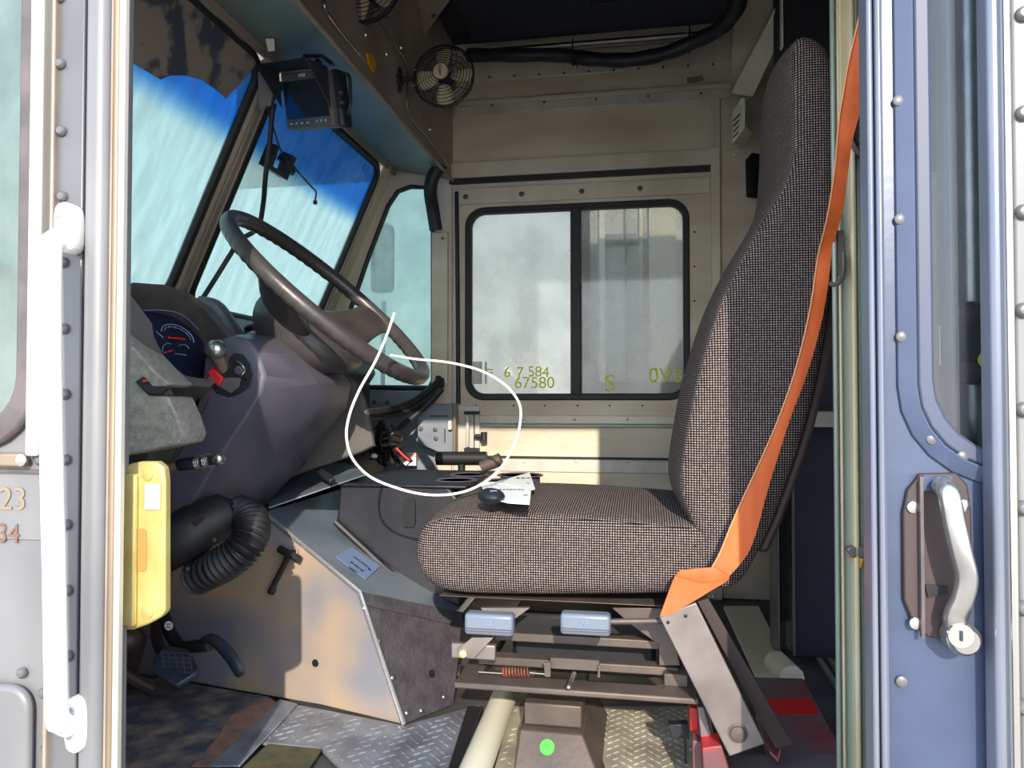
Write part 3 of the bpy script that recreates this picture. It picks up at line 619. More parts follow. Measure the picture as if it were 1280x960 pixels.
# ================================================================ DRIVER SEAT
def soft_extrude(o2, ys, r, crown=None):
    """o2: outline points (x,z) ; ys: start,end ; rounded at both ends"""
    n = len(o2); area = sum(o2[i][0]*o2[(i+1) % n][1]-o2[(i+1) % n][0]*o2[i][1] for i in range(n)); sg = 1 if area > 0 else -1
    nr = []
    for i in range(n):
        t = V((o2[(i+1) % n][0]-o2[i-1][0], o2[(i+1) % n][1]-o2[i-1][1])).normalized(); nr.append(V((-t.y, t.x))*sg)
    y0, y1 = ys; L = []
    st = [(0, 1.25), (.0, 1.0), (.06, .68), (.25, .32), (.6, .08), (1, 0)]
    def loop(y, k):
        out = []
        for i, (x, z) in enumerate(o2):
            p = V((x, z))+nr[i]*(k*r); u_ = (y-y0)/(y1-y0)
            c = crown(x, z, u_) if crown else (0, 0)
            out.append(V((p.x+c[0], y, p.y+c[1])))
        return out
    for d, k in st: L.append(loop(y0+d*r-(0.004 if k < 1.1 and d == 0 else 0)*0, k))
    for u_ in (.3, .5, .7): L.append(loop(y0+(y1-y0)*u_, 0))
    for d, k in st[::-1]: L.append(loop(y1-d*r, k))
    return L
def chain(pts, n):
    pts = smooth_path([V((x, 0, z)) for x, z in pts], 8); d = [0]
    for a, b_ in zip(pts, pts[1:]): d.append(d[-1]+(b_-a).length)
    out = []
    for k in range(n):
        t_ = d[-1]*k/(n-1); i = max(0, min(len(d)-2, next((j-1 for j in range(len(d)) if d[j] > t_), len(d)-2))); u_ = (t_-d[i])/max(1e-9, d[i+1]-d[i]); out.append(pts[i].lerp(pts[i+1], min(1, u_)))
    return [(p.x, p.z) for p in out]
def ladder(q, L, n):
    """close both ends of a two-chain loft with rows of quads"""
    h = n//2
    for lp_ in (L[0], L[-1]):
        vs = [V(p) for p in lp_]; fs = []; cols = 3; grid = []
        for i in range(h):
            a, b_ = vs[i], vs[n-1-i]; grid.append([a.lerp(b_, k/cols) for k in range(cols+1)])
        flat_ = [p for row in grid for p in row]
        for i in range(h-1):
            for k in range(cols): a = i*(cols+1)+k; fs.append((a, a+1, a+cols+2, a+cols+1))
        q.faces(flat_, fs)
    bmesh.ops.remove_doubles(q.b, verts=q.b.verts, dist=.00005)
ST = thing('driver_seat', P(700, 960, 1.5)*1.0, 'high-back driver seat in black and beige woven fabric on a steel base', 'seat')
YN = 1.285
cpx = [(516, 668), (530, 652), (560, 645), (610, 643), (680, 645), (750, 649), (820, 655), (900, 662), (905, 700), (895, 744), (820, 747), (740, 748), (660, 748), (590, 747), (556, 744), (532, 732), (517, 708), (512, 688)]
c2t = chain([(P(x, y, YN).x, P(x, y, YN).z) for x, y in [(514, 690), (516, 668), (530, 652), (560, 645), (610, 643), (680, 645), (750, 649), (820, 655), (900, 662)]], 14)
c2b = chain([(P(x, y, YN).x, P(x, y, YN).z) for x, y in [(514, 706), (521, 724), (536, 738), (560, 745), (590, 747), (660, 748), (740, 748), (820, 747), (895, 744)]], 14)
c2 = c2t+c2b[::-1]
zm = sum(z for _, z in c2)/len(c2)
SL = soft_extrude(c2, (YN, 1.80), .032, lambda x, z, u_: (0, .020*math.sin(math.pi*min(1, max(0, u_))) if z > zm else 0)); q = MB(); q.loft(SL, cap=False)
ladder(q, SL, len(c2)); cu_o = obj('seat_cushion', q, 'fabric', ST, sub=2, uv=True)
bpx = [(988, 56), (991, 90), (993, 140), (992, 195), (978, 235), (955, 272), (926, 322), (902, 375), (884, 430), (868, 490), (857, 550), (850, 600), (851, 628), (868, 650), (880, 675), (878, 700), (884, 728), (905, 741), (928, 733), (946, 703), (968, 655), (988, 600), (1008, 540), (1025, 470), (1038, 395), (1046, 300), (1048, 200), (1048, 110), (1042, 66), (1026, 44), (1005, 38), (992, 44)]
b2f = chain([(P(x, y, YN).x, P(x, y, YN).z) for x, y in [(992, 46), (988, 56), (991, 90), (993, 140), (992, 195), (978, 235), (955, 272), (926, 322), (902, 375), (884, 430), (868, 490), (857, 550), (850, 600), (852, 630), (868, 655), (876, 680), (878, 705), (886, 730)]], 26)
b2b = chain([(P(x, y, YN).x, P(x, y, YN).z) for x, y in [(1010, 38), (1030, 44), (1042, 66), (1048, 110), (1049, 200), (1047, 300), (1038, 395), (1025, 470), (1008, 540), (988, 600), (968, 655), (946, 703), (928, 735), (905, 743)]], 26)
b2 = b2f+b2b[::-1]
def bc(x, z, u_):
    s_ = math.sin(math.pi*min(1, max(0, u_)))
    return (-.012*s_ if (x < P(960, 500, YN).x+ (z-.6)*.1) else 0, 0)
SL = soft_extrude(b2, (YN, 1.78), .024, bc)
for L_ in SL:
    for p in L_:
        t_ = max(0, min(1, (p.z-.95)/.36)); t_ = t_*t_*(3-2*t_); u_ = (p.y-YN)/.495
        if u_ > .1: p.y -= (u_-.1)*.17*t_
        p.z += .022*t_*math.sin(math.pi*min(1, max(0, u_)))
q = MB(); q.loft(SL, cap=False); ladder(q, SL, len(b2)); bk = obj('backrest', q, 'fabric', ST, sub=2, uv=True)
# seam welts
def seam(name, px, Y, par):
    q = MB(); q.tube(smooth_path([P(x, y, Y) for x, y in px], 4), .0026, 6); return obj(name, q, 'vinyl', par)
seam('piping', [(516, 684), (522, 664), (540, 652), (570, 647), (620, 645), (690, 647), (760, 652), (820, 659), (872, 668)], YN+.004, cu_o) if 0 else None
# back shell
shp = [(1047, 130), (1048, 200), (1046, 300), (1038, 395), (1025, 470), (1008, 540), (988, 600), (968, 655), (950, 695)]
q = MB(); L1 = [P(x, y, YN) for x, y in shp]; q.prism([p+V((0, .03, 0)) for p in L1]+[p+V((.018, .03, 0)) for p in L1[::-1]], (0, .43, 0)); obj('back_shell', q, 'vinyl', ST, bevel=.006)
# base
def sb(name, x0, y0, x1, y1, Y, d, m, par=ST, bev=.002): q = MB(); q.bb(P(x0, y0, Y), V((P(x1, y1, Y).x, Y+d, P(x1, y1, Y).z))); return obj(name, q, m, par, bevel=bev)
sb('base_pan', 549, 744, 862, 760, 1.32, .42, 'steel')
sb('upper_channel', 618, 790, 836, 813, 1.37, .03, 'steel')
sb('upper_channel', 618, 780, 836, 800, 1.70, .03, 'steel')
sb('slide_rail', 598, 820, 848, 846, 1.345, .03, 'steel')
sb('lower_beam', 567, 853, 874, 882, 1.275, .05, 'steel', bev=.003)
sb('lower_beam', 567, 840, 874, 866, 1.72, .05, 'steel', bev=.003)
sb('cross_tube', 575, 842, 600, 860, 1.325, .40, 'steel')
sb('cross_tube', 830, 842, 860, 860, 1.325, .40, 'steel')
sb('dark_bellows', 640, 764, 820, 850, 1.45, .20, 'darker', bev=.01)
q = MB(); q.slab([P(601, 760, 1.34), P(662, 760, 1.34), P(640, 776, 1.34), P(612, 776, 1.34)], .01); obj('gusset', q, 'steel_lit', ST)
q = MB(); q.slab([P(765, 760, 1.34), P(835, 760, 1.34), P(850, 832, 1.34), P(824, 832, 1.34), P(824, 806, 1.34), P(790, 782, 1.34)], .006); obj('gusset', q, 'steel', ST, bevel=.001)
lb = sb('lever_bracket', 564, 804, 619, 826, 1.28, .012, 'steel_lit')
q = MB(); q.slab([P(576, 822, 1.272), P(571, 812, 1.272), P(590, 797, 1.272), P(617, 797, 1.272), P(592, 824, 1.272)], .004); obj('lever_arm', q, 'steel_lit', lb, bevel=.001)
q = MB(); q.lathe(P(579, 817, 1.271), (0, -1, 0), [(.0075, 0), (.007, .004), (.004, .005)], 6); obj('bolt', q, mat('yellow passivated bolt', (225, 205, 150), .35, .6), lb)
for i, (x0, x1) in enumerate(((580, 641), (700, 763))):
    q = MB(); a0 = P(x0, 767, 1.235); a1 = P(x1, 797, 1.235); q.bb(a0, a1+V((0, .03, 0))); pd = obj('height_paddle', q, 'paddle', ST, bevel=.006, seg=3)
    q = MB(); q.bb(P(x0+1, 786, 1.2335), P(x1-1, 787.5, 1.2355)); q.bb(P(x0+1, 789, 1.2335), P(x1-1, 790.5, 1.2355)); obj('groove', q, 'shroud', pd)
    q = MB(); cx_ = (x0+x1)/2; q.bb(P(cx_-6, 780, 1.2338), P(cx_+6, 781.5, 1.2355)); q.bb(P(cx_-3, 775, 1.2338), P(cx_-1.5, 781, 1.2355)); q.bb(P(cx_+2, 775, 1.2338), P(cx_+3.5, 781, 1.2355)); obj('embossed_mark', q, 'label_blue', pd)
q = MB(); q.cyl(P(762, 777, 1.25), P(835, 776, 1.27), .005); obj('paddle_rod', q, 'steel', ST)
q = MB(); pts = []
for k in range(150):
    a = k/150*2*math.pi*9; c = P(628+34*k/150, 840, 1.30); pts.append(c+V((0, math.cos(a)*.0075, math.sin(a)*.0075)))
q.tube(pts, .0014, 5); sprg = obj('coil_spring', q, 'rust', ST)
q = MB(); q.tube([P(598, 840, 1.30), P(628, 842, 1.30)], .0015, 6); obj('spring_hook', q, 'steel_lit', sprg); q = MB(); q.tube([P(662, 841, 1.30), P(684, 843, 1.30)], .0015, 6); obj('spring_hook', q, 'steel_lit', sprg)
q = MB(); q.slab([P(680, 828, 1.295), P(688, 828, 1.295), P(688, 846, 1.295), P(681, 846, 1.295)], .004); q.bb(P(688, 822, 1.31), P(750, 834, 1.33)); q.slab([P(748, 832, 1.295), P(750, 832, 1.295), P(750, 847, 1.295), P(747, 847, 1.295)], .003)
obj('slide_latch', q, 'steel', ST)
q = MB(); q.cyl(P(718, 842, 1.30), P(711, 859, 1.26), .004); q.ball(P(711, 859, 1.258), .005); obj('slide_pin', q, 'satin', ST)
# belt strap arm with bolt
q = MB(); q.slab([P(824, 771, 1.235), P(870, 753, 1.235), P(957, 930, 1.235), P(912, 946, 1.235)], .008); ar = obj('belt_arm', q, 'steel_lit', ST, bevel=.002)
q = MB(); q.lathe(P(922, 916, 1.236), (0, -1, 0), [(.0155, 0), (.0155, .0025), (.0125, .003), (.011, .006), (.006, .007)], 24); obj('bolt', q, 'steel', ar)
rivets(ar, [P(835, 778, 1.2345), P(857, 770, 1.2345)], (0, -1, 0), .003, 'darker')
q = MB(); q.slab([P(872, 752, 1.30), P(885, 748, 1.30), P(990, 930, 1.30), P(970, 936, 1.30)], .02); obj('arm_backer', q, 'vinyl', ST)
# pedestal under the seat
PD = thing('seat_pedestal', P(690, 985, 1.45), 'dark steel pedestal with green sticker below the driver seat', 'pedestal')
q = MB(); q.loft([[P(637, 1000, 1.33), P(760, 1000, 1.33), P(728, 918, 1.40), P(650, 911, 1.40)], [P(637, 1000, 1.33)+V((0, .3, 0)), P(760, 1000, 1.33)+V((0, .3, 0)), P(728, 918, 1.4)+V((0, .25, 0)), P(650, 911, 1.4)+V((0, .25, 0))]]); obj('lower_plate', q, 'steel', PD, bevel=.003)
q = MB(); q.bb(P(655, 878, 1.42), P(727, 911, 1.42)+V((0, .2, 0))); obj('upper_block', q, 'steel', PD, bevel=.003)
q = MB(); o0, n0 = P(700, 940, 1.38), (P(637, 1000, 1.33)-P(650, 911, 1.40)).cross(P(760, 1000, 1.33)-P(637, 1000, 1.33)).normalized()
if n0.y > 0: n0 = -n0
cst = PP(684, 934, P(637, 1000, 1.33)+n0*.001, n0); q.lathe(cst, n0, [(.0135, -.001), (.0135, .0008)], 28); obj('round_sticker', q, 'lime', PD)

# ---- orange belt
le = [(1078, -30, .97), (1078, 0, .985), (1060, 80, 1.02), (1054, 115, 1.035), (1049, 145, 1.05), (1046, 178, 1.07), (1043, 212, 1.10), (1034, 270, 1.15), (1022, 320, 1.215), (1015, 370, 1.235), (1005, 420, 1.245), (990, 475, 1.245), (972, 525, 1.245), (955, 565, 1.245), (939, 600, 1.245), (925, 630, 1.245), (912, 660, 1.245), (900, 690, 1.243), (888, 712, 1.240)]
re_ = [(1100, -30, .965), (1096, 0, .98), (1089, 80, 1.01), (1084, 115, 1.03), (1074, 145, 1.045), (1066, 175, 1.06), (1061, 208, 1.09), (1054, 262, 1.14), (1041, 310, 1.20), (1034, 365, 1.235), (1024, 415, 1.245), (1008, 470, 1.245), (989, 520, 1.245), (976, 560, 1.245), (964, 598, 1.245), (955, 630, 1.245), (947, 660, 1.245), (935, 692, 1.243), (912, 720, 1.240)]
t = thing('seat_belt', P(930, 650, 1.24), 'orange seat belt strap draped over the side of the driver seat', 'seat belt')
def ribbon(name, A, B, th, par, m='orange', k=4):
    a = smooth_path([P(*p) for p in A], k); b_ = smooth_path([P(*p) for p in B], k); q = MB(); L = []
    for p, r_ in zip(a, b_): L.append([p, (p+r_)/2+V((0, -.0015, 0)), r_, r_+V((0, th, 0)), (p+r_)/2+V((0, th, 0)), p+V((0, th, 0))])
    q.loft(L); return obj(name, q, m, par)
ribbon('shoulder_strap', le, re_, .002, t)
ribbon('strap_hem', [(x-.5, y, Y-.001) for x, y, Y in le], [(x+2, y, Y-.001) for x, y, Y in le], .002, t, mat('pale belt hem', (215, 150, 104), .6))
ribbon('lap_strap', [(850, 713, 1.236), (843, 722, 1.236), (835, 742, 1.236), (825, 770, 1.233)], [(893, 709, 1.237), (912, 722, 1.237), (886, 740, 1.236), (840, 768, 1.232)], .003, t)
ribbon('folded_strap', [(893, 709, 1.234), (870, 711, 1.232), (850, 713, 1.234)], [(912, 722, 1.234), (880, 728, 1.232), (846, 720, 1.234)], .003, t)

# ================================================================ STEERING WHEEL AND COLUMN
A_ = V((-.9027, 1.60, 1.0951)); B_ = V((-.5009, 1.60, .7313)); Cw = (A_+B_)/2; wa = (B_-A_).normalized(); Rw = (B_-A_).length/2; wy = V((0, 1, 0)); wnn = V((-wa.z, 0, wa.x))
SW = thing('steering_wheel', Cw, 'large dark grey steering wheel tilted in front of the driver seat', 'steering wheel')
pts = []; rr = []
for k in range(144):
    a = 2*math.pi*k/144; pts.append(Cw+wa*Rw*math.cos(a)+wy*Rw*math.sin(a)); rr.append(.0165)
q = MB(); loops = []
for k in range(288):
    a = 2*math.pi*k/288; d = wa*math.cos(a)+wy*math.sin(a); L = []
    for j in range(14):
        bq = 2*math.pi*j/14; r0 = .0165
        if math.sin(bq) < -.3:
            r0 += .0009*math.cos(a*64)
        L.append(Cw+d*(Rw+r0*math.cos(bq))+wnn*(r0*1.08*math.sin(bq)))
    loops.append(L)
q.loft(loops, cap=False, close=True); obj('rim', q, 'wheel', SW)
for s_, nm in ((-1, 'spoke'), (1, 'spoke')):
    L = []
    for t_, w_, h_, th in ((0, .085, -.085, .030), (.3, .075, -.070, .026), (.6, .055, -.042, .020), (.85, .048, -.012, .014), (1.0, .065, 0, .011)):
        c = Cw+wy*s_*(.06+(Rw-.06)*t_)+wnn*h_+wa*(-.01 if s_ < 0 else .02)
        L.append([c+wa*w_*math.cos(g)+wnn*th*math.sin(g) for g in [2*math.pi*i/14 for i in range(14)]])
    q = MB(); q.loft(L); obj('spoke', q, 'wheel', SW, sub=1)
q = MB(); L = []
for h_, ra, rb, off in ((-.045, .05, .05, .02), (-.050, .11, .10, .02), (-.075, .135, .125, .02), (-.11, .130, .120, .01), (-.145, .105, .10, .0), (-.175, .075, .075, 0)):
    L.append([Cw+wa*(off+ra*math.copysign(abs(math.cos(g))**.8, math.cos(g)))+wy*rb*math.copysign(abs(math.sin(g))**.8, math.sin(g))+wnn*h_ for g in [2*math.pi*i/24 for i in range(24)]])
q.loft(L); obj('hub', q, 'wheel', SW, sub=1)
# column shroud
CO = thing('steering_column', P(300, 600, 1.55), 'slate grey plastic steering column cover below the wheel', 'steering column')
npx = [(256, 445), (270, 424), (300, 418), (345, 420), (372, 442), (398, 478), (392, 510), (362, 548), (322, 600), (282, 645), (235, 685), (160, 730), (140, 700), (176, 640), (214, 575), (240, 525), (254, 490)]
ridge = [(258, 446), (270, 426), (294, 420), (312, 424), (324, 440), (334, 470), (331, 488), (312, 520), (288, 556), (258, 604), (228, 655), (170, 715), (140, 700), (176, 640), (214, 575), (240, 525), (254, 490)]
q = MB(); nf = [P(x, y, 1.38) for x, y in ridge]; md = [P(x, y, 1.50) for x, y in npx]
cen = sum(nf, V())/len(nf)
q.loft([[p+(cen-p)*.05-V((0, .006, 0)) for p in nf], nf, md, [p+V((0, .18, 0)) for p in md], [p+(cen-p)*.05+V((0, .20, 0)) for p in md]]); cso = obj('column_cover', q, 'shroud', CO, bevel=.006, seg=3)
q = MB(); q.tube([P(318, 432+0, 1.386), P(255, 500, 1.386)][:0] or [P(262, 498, 1.373), P(236, 548, 1.373), P(206, 592, 1.373)], .0012, 6); obj('cover_seam', q, 'ink', CO)
q = MB(); q.lathe(P(340, 510, 1.50)+V((0, 0, 0)), wnn, [(.01, -.02), (.075, -.01), (.085, .03), (.08, .07), (.05, .075)], 24) if 0 else q.lathe(Cw-wnn*.23, wnn, [(.03, -.04), (.085, -.02), (.10, .02), (.095, .055), (.06, .07)], 28); obj('collar', q, 'shroud', CO, sub=1)
# recess with switches and red hazard tab
q = MB(); q.prism([P(x, y, 1.372) for x, y in [(286, 448), (292, 441), (304, 443), (313, 455), (317, 468), (312, 484), (300, 492), (286, 497), (270, 492), (260, 478), (270, 466), (284, 462)]], (0, .01, 0)); rcs = obj('switch_recess', q, 'black', CO, bevel=.002)
q = MB(); q.slab([P(257, 465, 1.365), P(265, 459, 1.365), P(279, 473, 1.365), P(272, 484, 1.365)], .012); obj('hazard_tab', q, 'red', rcs, bevel=.003)
q = MB(); q.slab([P(273, 484, 1.368), P(281, 472, 1.368), P(302, 472, 1.372), P(298, 484, 1.37), P(288, 492, 1.37)], .01); obj('switch_block', q, 'dash_dark', rcs, bevel=.002)
q = MB(); q.tube(smooth_path([P(287, 458, 1.37), P(297, 452, 1.366), P(306, 462, 1.37), P(302, 470, 1.368), P(309, 476, 1.37)], 5), .0014, 6); obj('bright_wire', q, 'chrome', rcs)
q = MB(); q.lathe(P(300, 463, 1.372), (0, -1, 0), [(.010, 0), (.009, .006), (.005, .007)], 12); obj('switch_button', q, 'shroud', rcs)
t = thing('gear_lever', P(275, 445, 1.36), 'short lever with rounded bright metal knob on the steering column', 'lever')
q = MB(); q.ball(P(269, 437, 1.345), .0235, (1, .9, .86)); obj('knob', q, 'satin', t)
q = MB(); q.tube([P(272, 445, 1.35), P(281, 464, 1.38)], [.013, .009], 12); obj('stem', q, 'tan_metal', t)
t = thing('turn_lever', P(240, 580, 1.25), 'ridged chrome tipped stalk lever beside the yellow striker', 'lever')
a_ = P(196, 586, 1.25); b_ = P(277, 573, 1.25); dd = (b_-a_)
q = MB(); q.tube([P(150, 590, 1.3), a_, a_+dd*.38], .0095, 12); obj('arm', q, 'tan_metal', t)
q = MB(); q.lathe(a_+dd*.35, dd, [(.0105, 0), (.0115, .002), (.0115, .03), (.0105, .032)], 20); obj('grip', q, 'black', t)
for off in (.036, .053):
    q = MB(); q.lathe(a_+dd*.35+dd.normalized()*(off-.0005), dd, [(.0115, 0), (.0135, .001), (.0125, .003), (.0135, .005), (.0125, .007), (.0135, .009), (.0115, .0105)], 20); obj('ridged_ring', q, 'satin', t)
q = MB(); q.lathe(a_+dd*.35+dd.normalized()*.031, dd, [(.0095, 0), (.0095, .035)], 16); obj('inner_shaft', q, 'black', t)
q = MB(); q.ball(b_-dd.normalized()*.006, .0125); obj('tip', q, 'satin', t)

# ---- instrument cluster
IC = thing('instrument_cluster', P(210, 430, 1.3), 'dark blue instrument cluster in a hooded grey binnacle', 'instrument cluster')
lip = [(158, 362, 1.20), (170, 357, 1.22), (205, 361, 1.31), (232, 370, 1.40), (252, 384, 1.45), (270, 403, 1.47), (286, 424, 1.47), (280, 455, 1.42), (258, 474, 1.35), (232, 470, 1.28), (206, 448, 1.22), (192, 420, 1.19), (190, 405, 1.19), (176, 385, 1.19)]
outl = [(138, 372, 1.16), (166, 353, 1.21), (207, 356, 1.31), (236, 366, 1.41), (257, 380, 1.46), (276, 400, 1.48), (294, 424, 1.48), (287, 462, 1.42), (262, 484, 1.34), (228, 481, 1.27), (196, 462, 1.20), (172, 440, 1.16), (150, 415, 1.14), (138, 398, 1.14)]
Dv = V((-.055, .045, -.03))
lp = [P(*p) for p in lip]; ol = [P(*p) for p in outl]; lc = sum(lp, V())/len(lp)
rec = [p+Dv+(lc-p)*.12 for p in lp]
q = MB(); q.loft([[p+Dv*3.2+(lc-p)*.1 for p in ol], [p+Dv*.5 for p in ol], ol, lp, rec], cap=False); obj('hood', q, 'dash_dark', IC, ang=50)
ps = (rec[3]-rec[9]).cross(rec[6]-rec[11]).normalized()
rc_c = sum(rec, V())/len(rec); 
if ps.dot(rc_c-CAM) > 0: ps = -ps
q = MB(); q.faces(rec+[p+Dv*.1 for p in rec], [tuple(range(len(rec))), tuple(range(len(rec), 2*len(rec)))]); fc = obj('gauge_face', q, 'gauge', IC)
def onf(x, y, off=.004): return PP(x, y, rc_c+ps*off, ps)
q = MB()
def arc(cx, cy, rx, ry, a0, a1, rot=0, n=14):
    o_ = []
    for k in range(n+1):
        a = math.radians(a0+(a1-a0)*k/n); x = rx*math.cos(a); y = -ry*math.sin(a); c_, s_ = math.cos(math.radians(rot)), math.sin(math.radians(rot))
        o_.append(onf(cx+x*c_-y*s_, cy+x*s_+y*c_, .006))
    return o_
q.tube(arc(222, 420, 22, 12, 200, 10, 28), .0011, 5); q.tube(arc(222, 420, 18, 9, 190, 20, 28)[::1], .0006, 5)
q.tube(arc(210, 437, 7, 8, 220, 70, 10), .0009, 5); q.tube(arc(230, 434, 6, 3, 180, 0, 15), .0009, 5)
q.tube([onf(219, 442, .006), onf(233, 444, .006)], .0010, 5); q.tube([onf(195, 414, .006), onf(204, 422, .006)], .0009, 5)
obj('gauge_markings', q, 'gauge_mark', fc)
for k in range(9):
    p = arc(222, 420, 18, 9, 200, 5, 28)[k+2] if k < 9 else None
    text('gauge_number', str(k+1) if k < 9 else '', .007, p, V((.8, .55, 0)), (0, 0, 1), 'gauge_mark', fc, .0001) if k % 2 == 0 else None
q = MB(); q.tube([onf(211, 422, .008), onf(231, 424, .008)], .0022, 6); obj('needle', q, 'needle', fc)
q = MB(); q.tube([onf(206, 441, .008), onf(215, 438, .008)], .0016, 6); obj('needle', q, 'needle', fc)
q = MB(); q.tube(smooth_path([onf(180, 388, .004), onf(205, 388, .01), onf(230, 395, .01), onf(255, 420, .008), onf(262, 432, .006)], 4), .001, 5); obj('lens_edge', q, 'gauge_mark', fc)
# ---- dash panels
DA = thing('dashboard', P(190, 520, 1.15), 'grey textured dashboard panel with rounded lower corner by the left pillar', 'dashboard')
dp = [(120, 398), (148, 414), (172, 440), (192, 462), (212, 480), (205, 483), (180, 484), (186, 494), (210, 496), (221, 520), (229, 545), (224, 556), (180, 566), (120, 576)]
q = MB(); f1 = [P(x, y, 1.12) for x, y in dp]; f0 = sum(f1, V())/len(f1)
q.loft([[p+(f0-p)*.03 for p in f1], [p+V((0, .008, 0)) for p in f1], [p+V((-.02, .10, 0)) for p in f1]]); obj('knee_panel', q, 'dash', DA, bevel=.003)
q = MB(); q.prism([P(x, y, 1.50) for x, y in [(100, 460), (262, 478), (270, 500), (250, 552), (235, 600), (100, 620)]], (0, .30, 0)); obj('lower_dash', q, 'dash_dark', DA, bevel=.005)
q = MB(); q.slab([P(168, 477, 1.115), P(178, 470, 1.115), P(188, 482, 1.115), P(206, 486, 1.115), P(200, 494, 1.115), P(184, 494, 1.115)], .012); obj('latch_tab', q, 'black', DA, bevel=.003)
q = MB(); q.slab([P(177, 475, 1.112), P(184, 474, 1.112), P(184, 477, 1.112), P(179, 478, 1.112)], .003); obj('red_mark', q, 'red', DA)
# dash top running across under the windscreen
q = MB(); q.prism([V((-1.21, 1.05, .93)), V((-1.02, 1.05, .86)), V((-.98, 1.05, .78)), V((-1.1, 1.05, .60)), V((-1.38, 1.05, .60))], (0, 1.60, 0)); obj('dash_top', q, 'dash_dark', DA, bevel=.01)
# centre panel with switches
CP = thing('centre_panel', P(420, 540, 1.8), 'grey dash panel with black switches right of steering column', 'panel')
cpp = [(392, 468), (432, 468), (447, 480), (456, 500), (463, 530), (468, 558), (452, 566), (400, 584), (355, 600), (345, 580), (372, 540), (388, 510)]
q = MB(); f1 = [P(x, y, 1.80) for x, y in cpp]; f0 = sum(f1, V())/len(f1); q.loft([[p+(f0-p)*.04 for p in f1], [p+V((0, .01, 0)) for p in f1], [p+V((-.06, .12, 0)) for p in f1]]); cpo = obj('panel_body', q, 'dash_dark', CP, bevel=.003)
q = MB(); q.slab([P(388, 500, 1.79), P(398, 495, 1.79), P(412, 489, 1.79), P(419, 508, 1.79), P(404, 510, 1.79), P(386, 512, 1.79)], .01); sw = obj('switch_bank', q, 'black', CP, bevel=.002)
q = MB(); q.bb(P(394, 499, 1.785), P(396, 509, 1.79)); q.bb(P(403, 496, 1.785), P(405, 507, 1.79)); obj('switch_mark', q, 'gauge_mark', sw)
q = MB(); q.prism([P(x, y, 1.70) for x, y in [(366, 530), (376, 520), (386, 530), (390, 548), (387, 562), (380, 572), (372, 555)]], (0, .02, 0)); gd = obj('gear_dial', q, 'black', CP, bevel=.002)
q = MB()
for k in range(6): q.bb(P(372+k*2.0, 532+k*6, 1.698), P(374+k*2.0, 535+k*6, 1.70))
obj('dial_marks', q, 'white', gd)
q = MB(); q.slab([P(356, 520, 1.72), P(366, 530, 1.72), P(378, 580, 1.72), (P(366, 590, 1.72)), P(352, 560, 1.72)], .02); obj('brown_bracket', q, 'vinyl', CP)
# ---- duct elbow and flexible hose
t = thing('air_duct', P(240, 690, 1.4), 'black moulded duct elbow with ribbed flexible hose under the column', 'duct')
q = MB(); q.tube(smooth_path([P(140, 715, 1.34), P(180, 697, 1.34), P(225, 672, 1.35), P(262, 652, 1.38), P(292, 640, 1.42)], 4), [.050]*5+[.052]*6+[.048]*4+[.036, .03], 16); el = obj('duct_elbow', q, 'rubber', t)
q = MB(); pth = smooth_path([P(296, 640, 1.43), P(312, 648, 1.40), P(314, 668, 1.37), P(300, 690, 1.35), P(274, 708, 1.35), P(244, 722, 1.37)], 26)
q.tube(pth, [.0335+.0035*math.sin(i*2*math.pi/5.2) for i in range(len(pth))], 20); obj('ribbed_hose', q, 'rubber', t, ang=70)
for x, y in ((268, 675), (235, 711)):
    q = MB(); q.lathe(P(x, y, 1.315), (.1, -1, .2), [(.004, 0), (.003, .002)], 10); obj('clip', q, 'satin', el)
q = MB(); q.slab([P(208, 700, 1.32), P(212, 678, 1.32), P(228, 656, 1.32), P(256, 646, 1.32), P(240, 662, 1.32)], .004); obj('bracket_plate', q, 'vinyl', t)
# ================================================================ ENGINE COVER
g0 = PZ(505, 905, 0); g1 = PZ(230, 850, 0); gd_ = (g1-g0).normalized(); gn = V((gd_.y, -gd_.x, 0))
if gn.y > 0: gn = -gn
def ond(x, y, off=0): return PP(x, y, g0+gn*off, gn)
EC = thing('engine_cover', (g0+g1)/2, 'worn aluminium engine cover with polished folded edges between pedals and seat', 'engine cover')
S1, S2, S3 = ond(330, 640), ond(450, 740), ond(505, 905)
lowl = [ond(505, 905), ond(400, 880), ond(330, 868), ond(230, 850), ond(120, 835)]
side = [S1, S2]+lowl+[ond(120, 700), ond(200, 660)]
q = MB(); q.prism(side, -gn*.006); obj('side_sheet', q, 'cover_side', EC)
T0 = PZ(567, 880, 0); rn_ = (T0-S3).cross(S2-S3).normalized(); T1 = PP(578, 766, S3, rn_)
q = MB(); q.prism([S2, T1, T0, S3], V((-.01, .006, 0))); obj('rear_sheet', q, 'cover_rear', EC)
q = MB(); e_ = V((0, .006, 0)); q.slab([S2-gn*0, T1, PP(577, 784, S3, rn_), PP(456, 757, S3, rn_)], -.004); obj('rear_lip', q, 'cover_rear', EC)
Sf1 = S1+V((.02, .55, 0)); T2 = T1+V((0, .5, .01)); Sf2 = V((S2.x, 2.15, S2.z))
dn_ = V((0, 0, -.006)); q = MB(); Sa, Sb = V((S1.x, 2.2, S1.z)), V((S2.x, 2.2, S2.z)); Tb = V((T1.x, 2.2, T1.z))
q.prism([S1, S2, Sb, Sa], dn_); q.prism([S2, T1, Tb, Sb], dn_); obj('top_sheet', q, 'cover_top', EC, smooth=False)
q = MB(); q.tube([S1+gn*.001, S2+gn*.001, S3+gn*.001], .006, 10); obj('folded_edge', q, 'shiny_edge', EC)
topn = (S2-S1).cross(V((0, 1, 0))).normalized(); topn = topn if topn.z > 0 else -topn
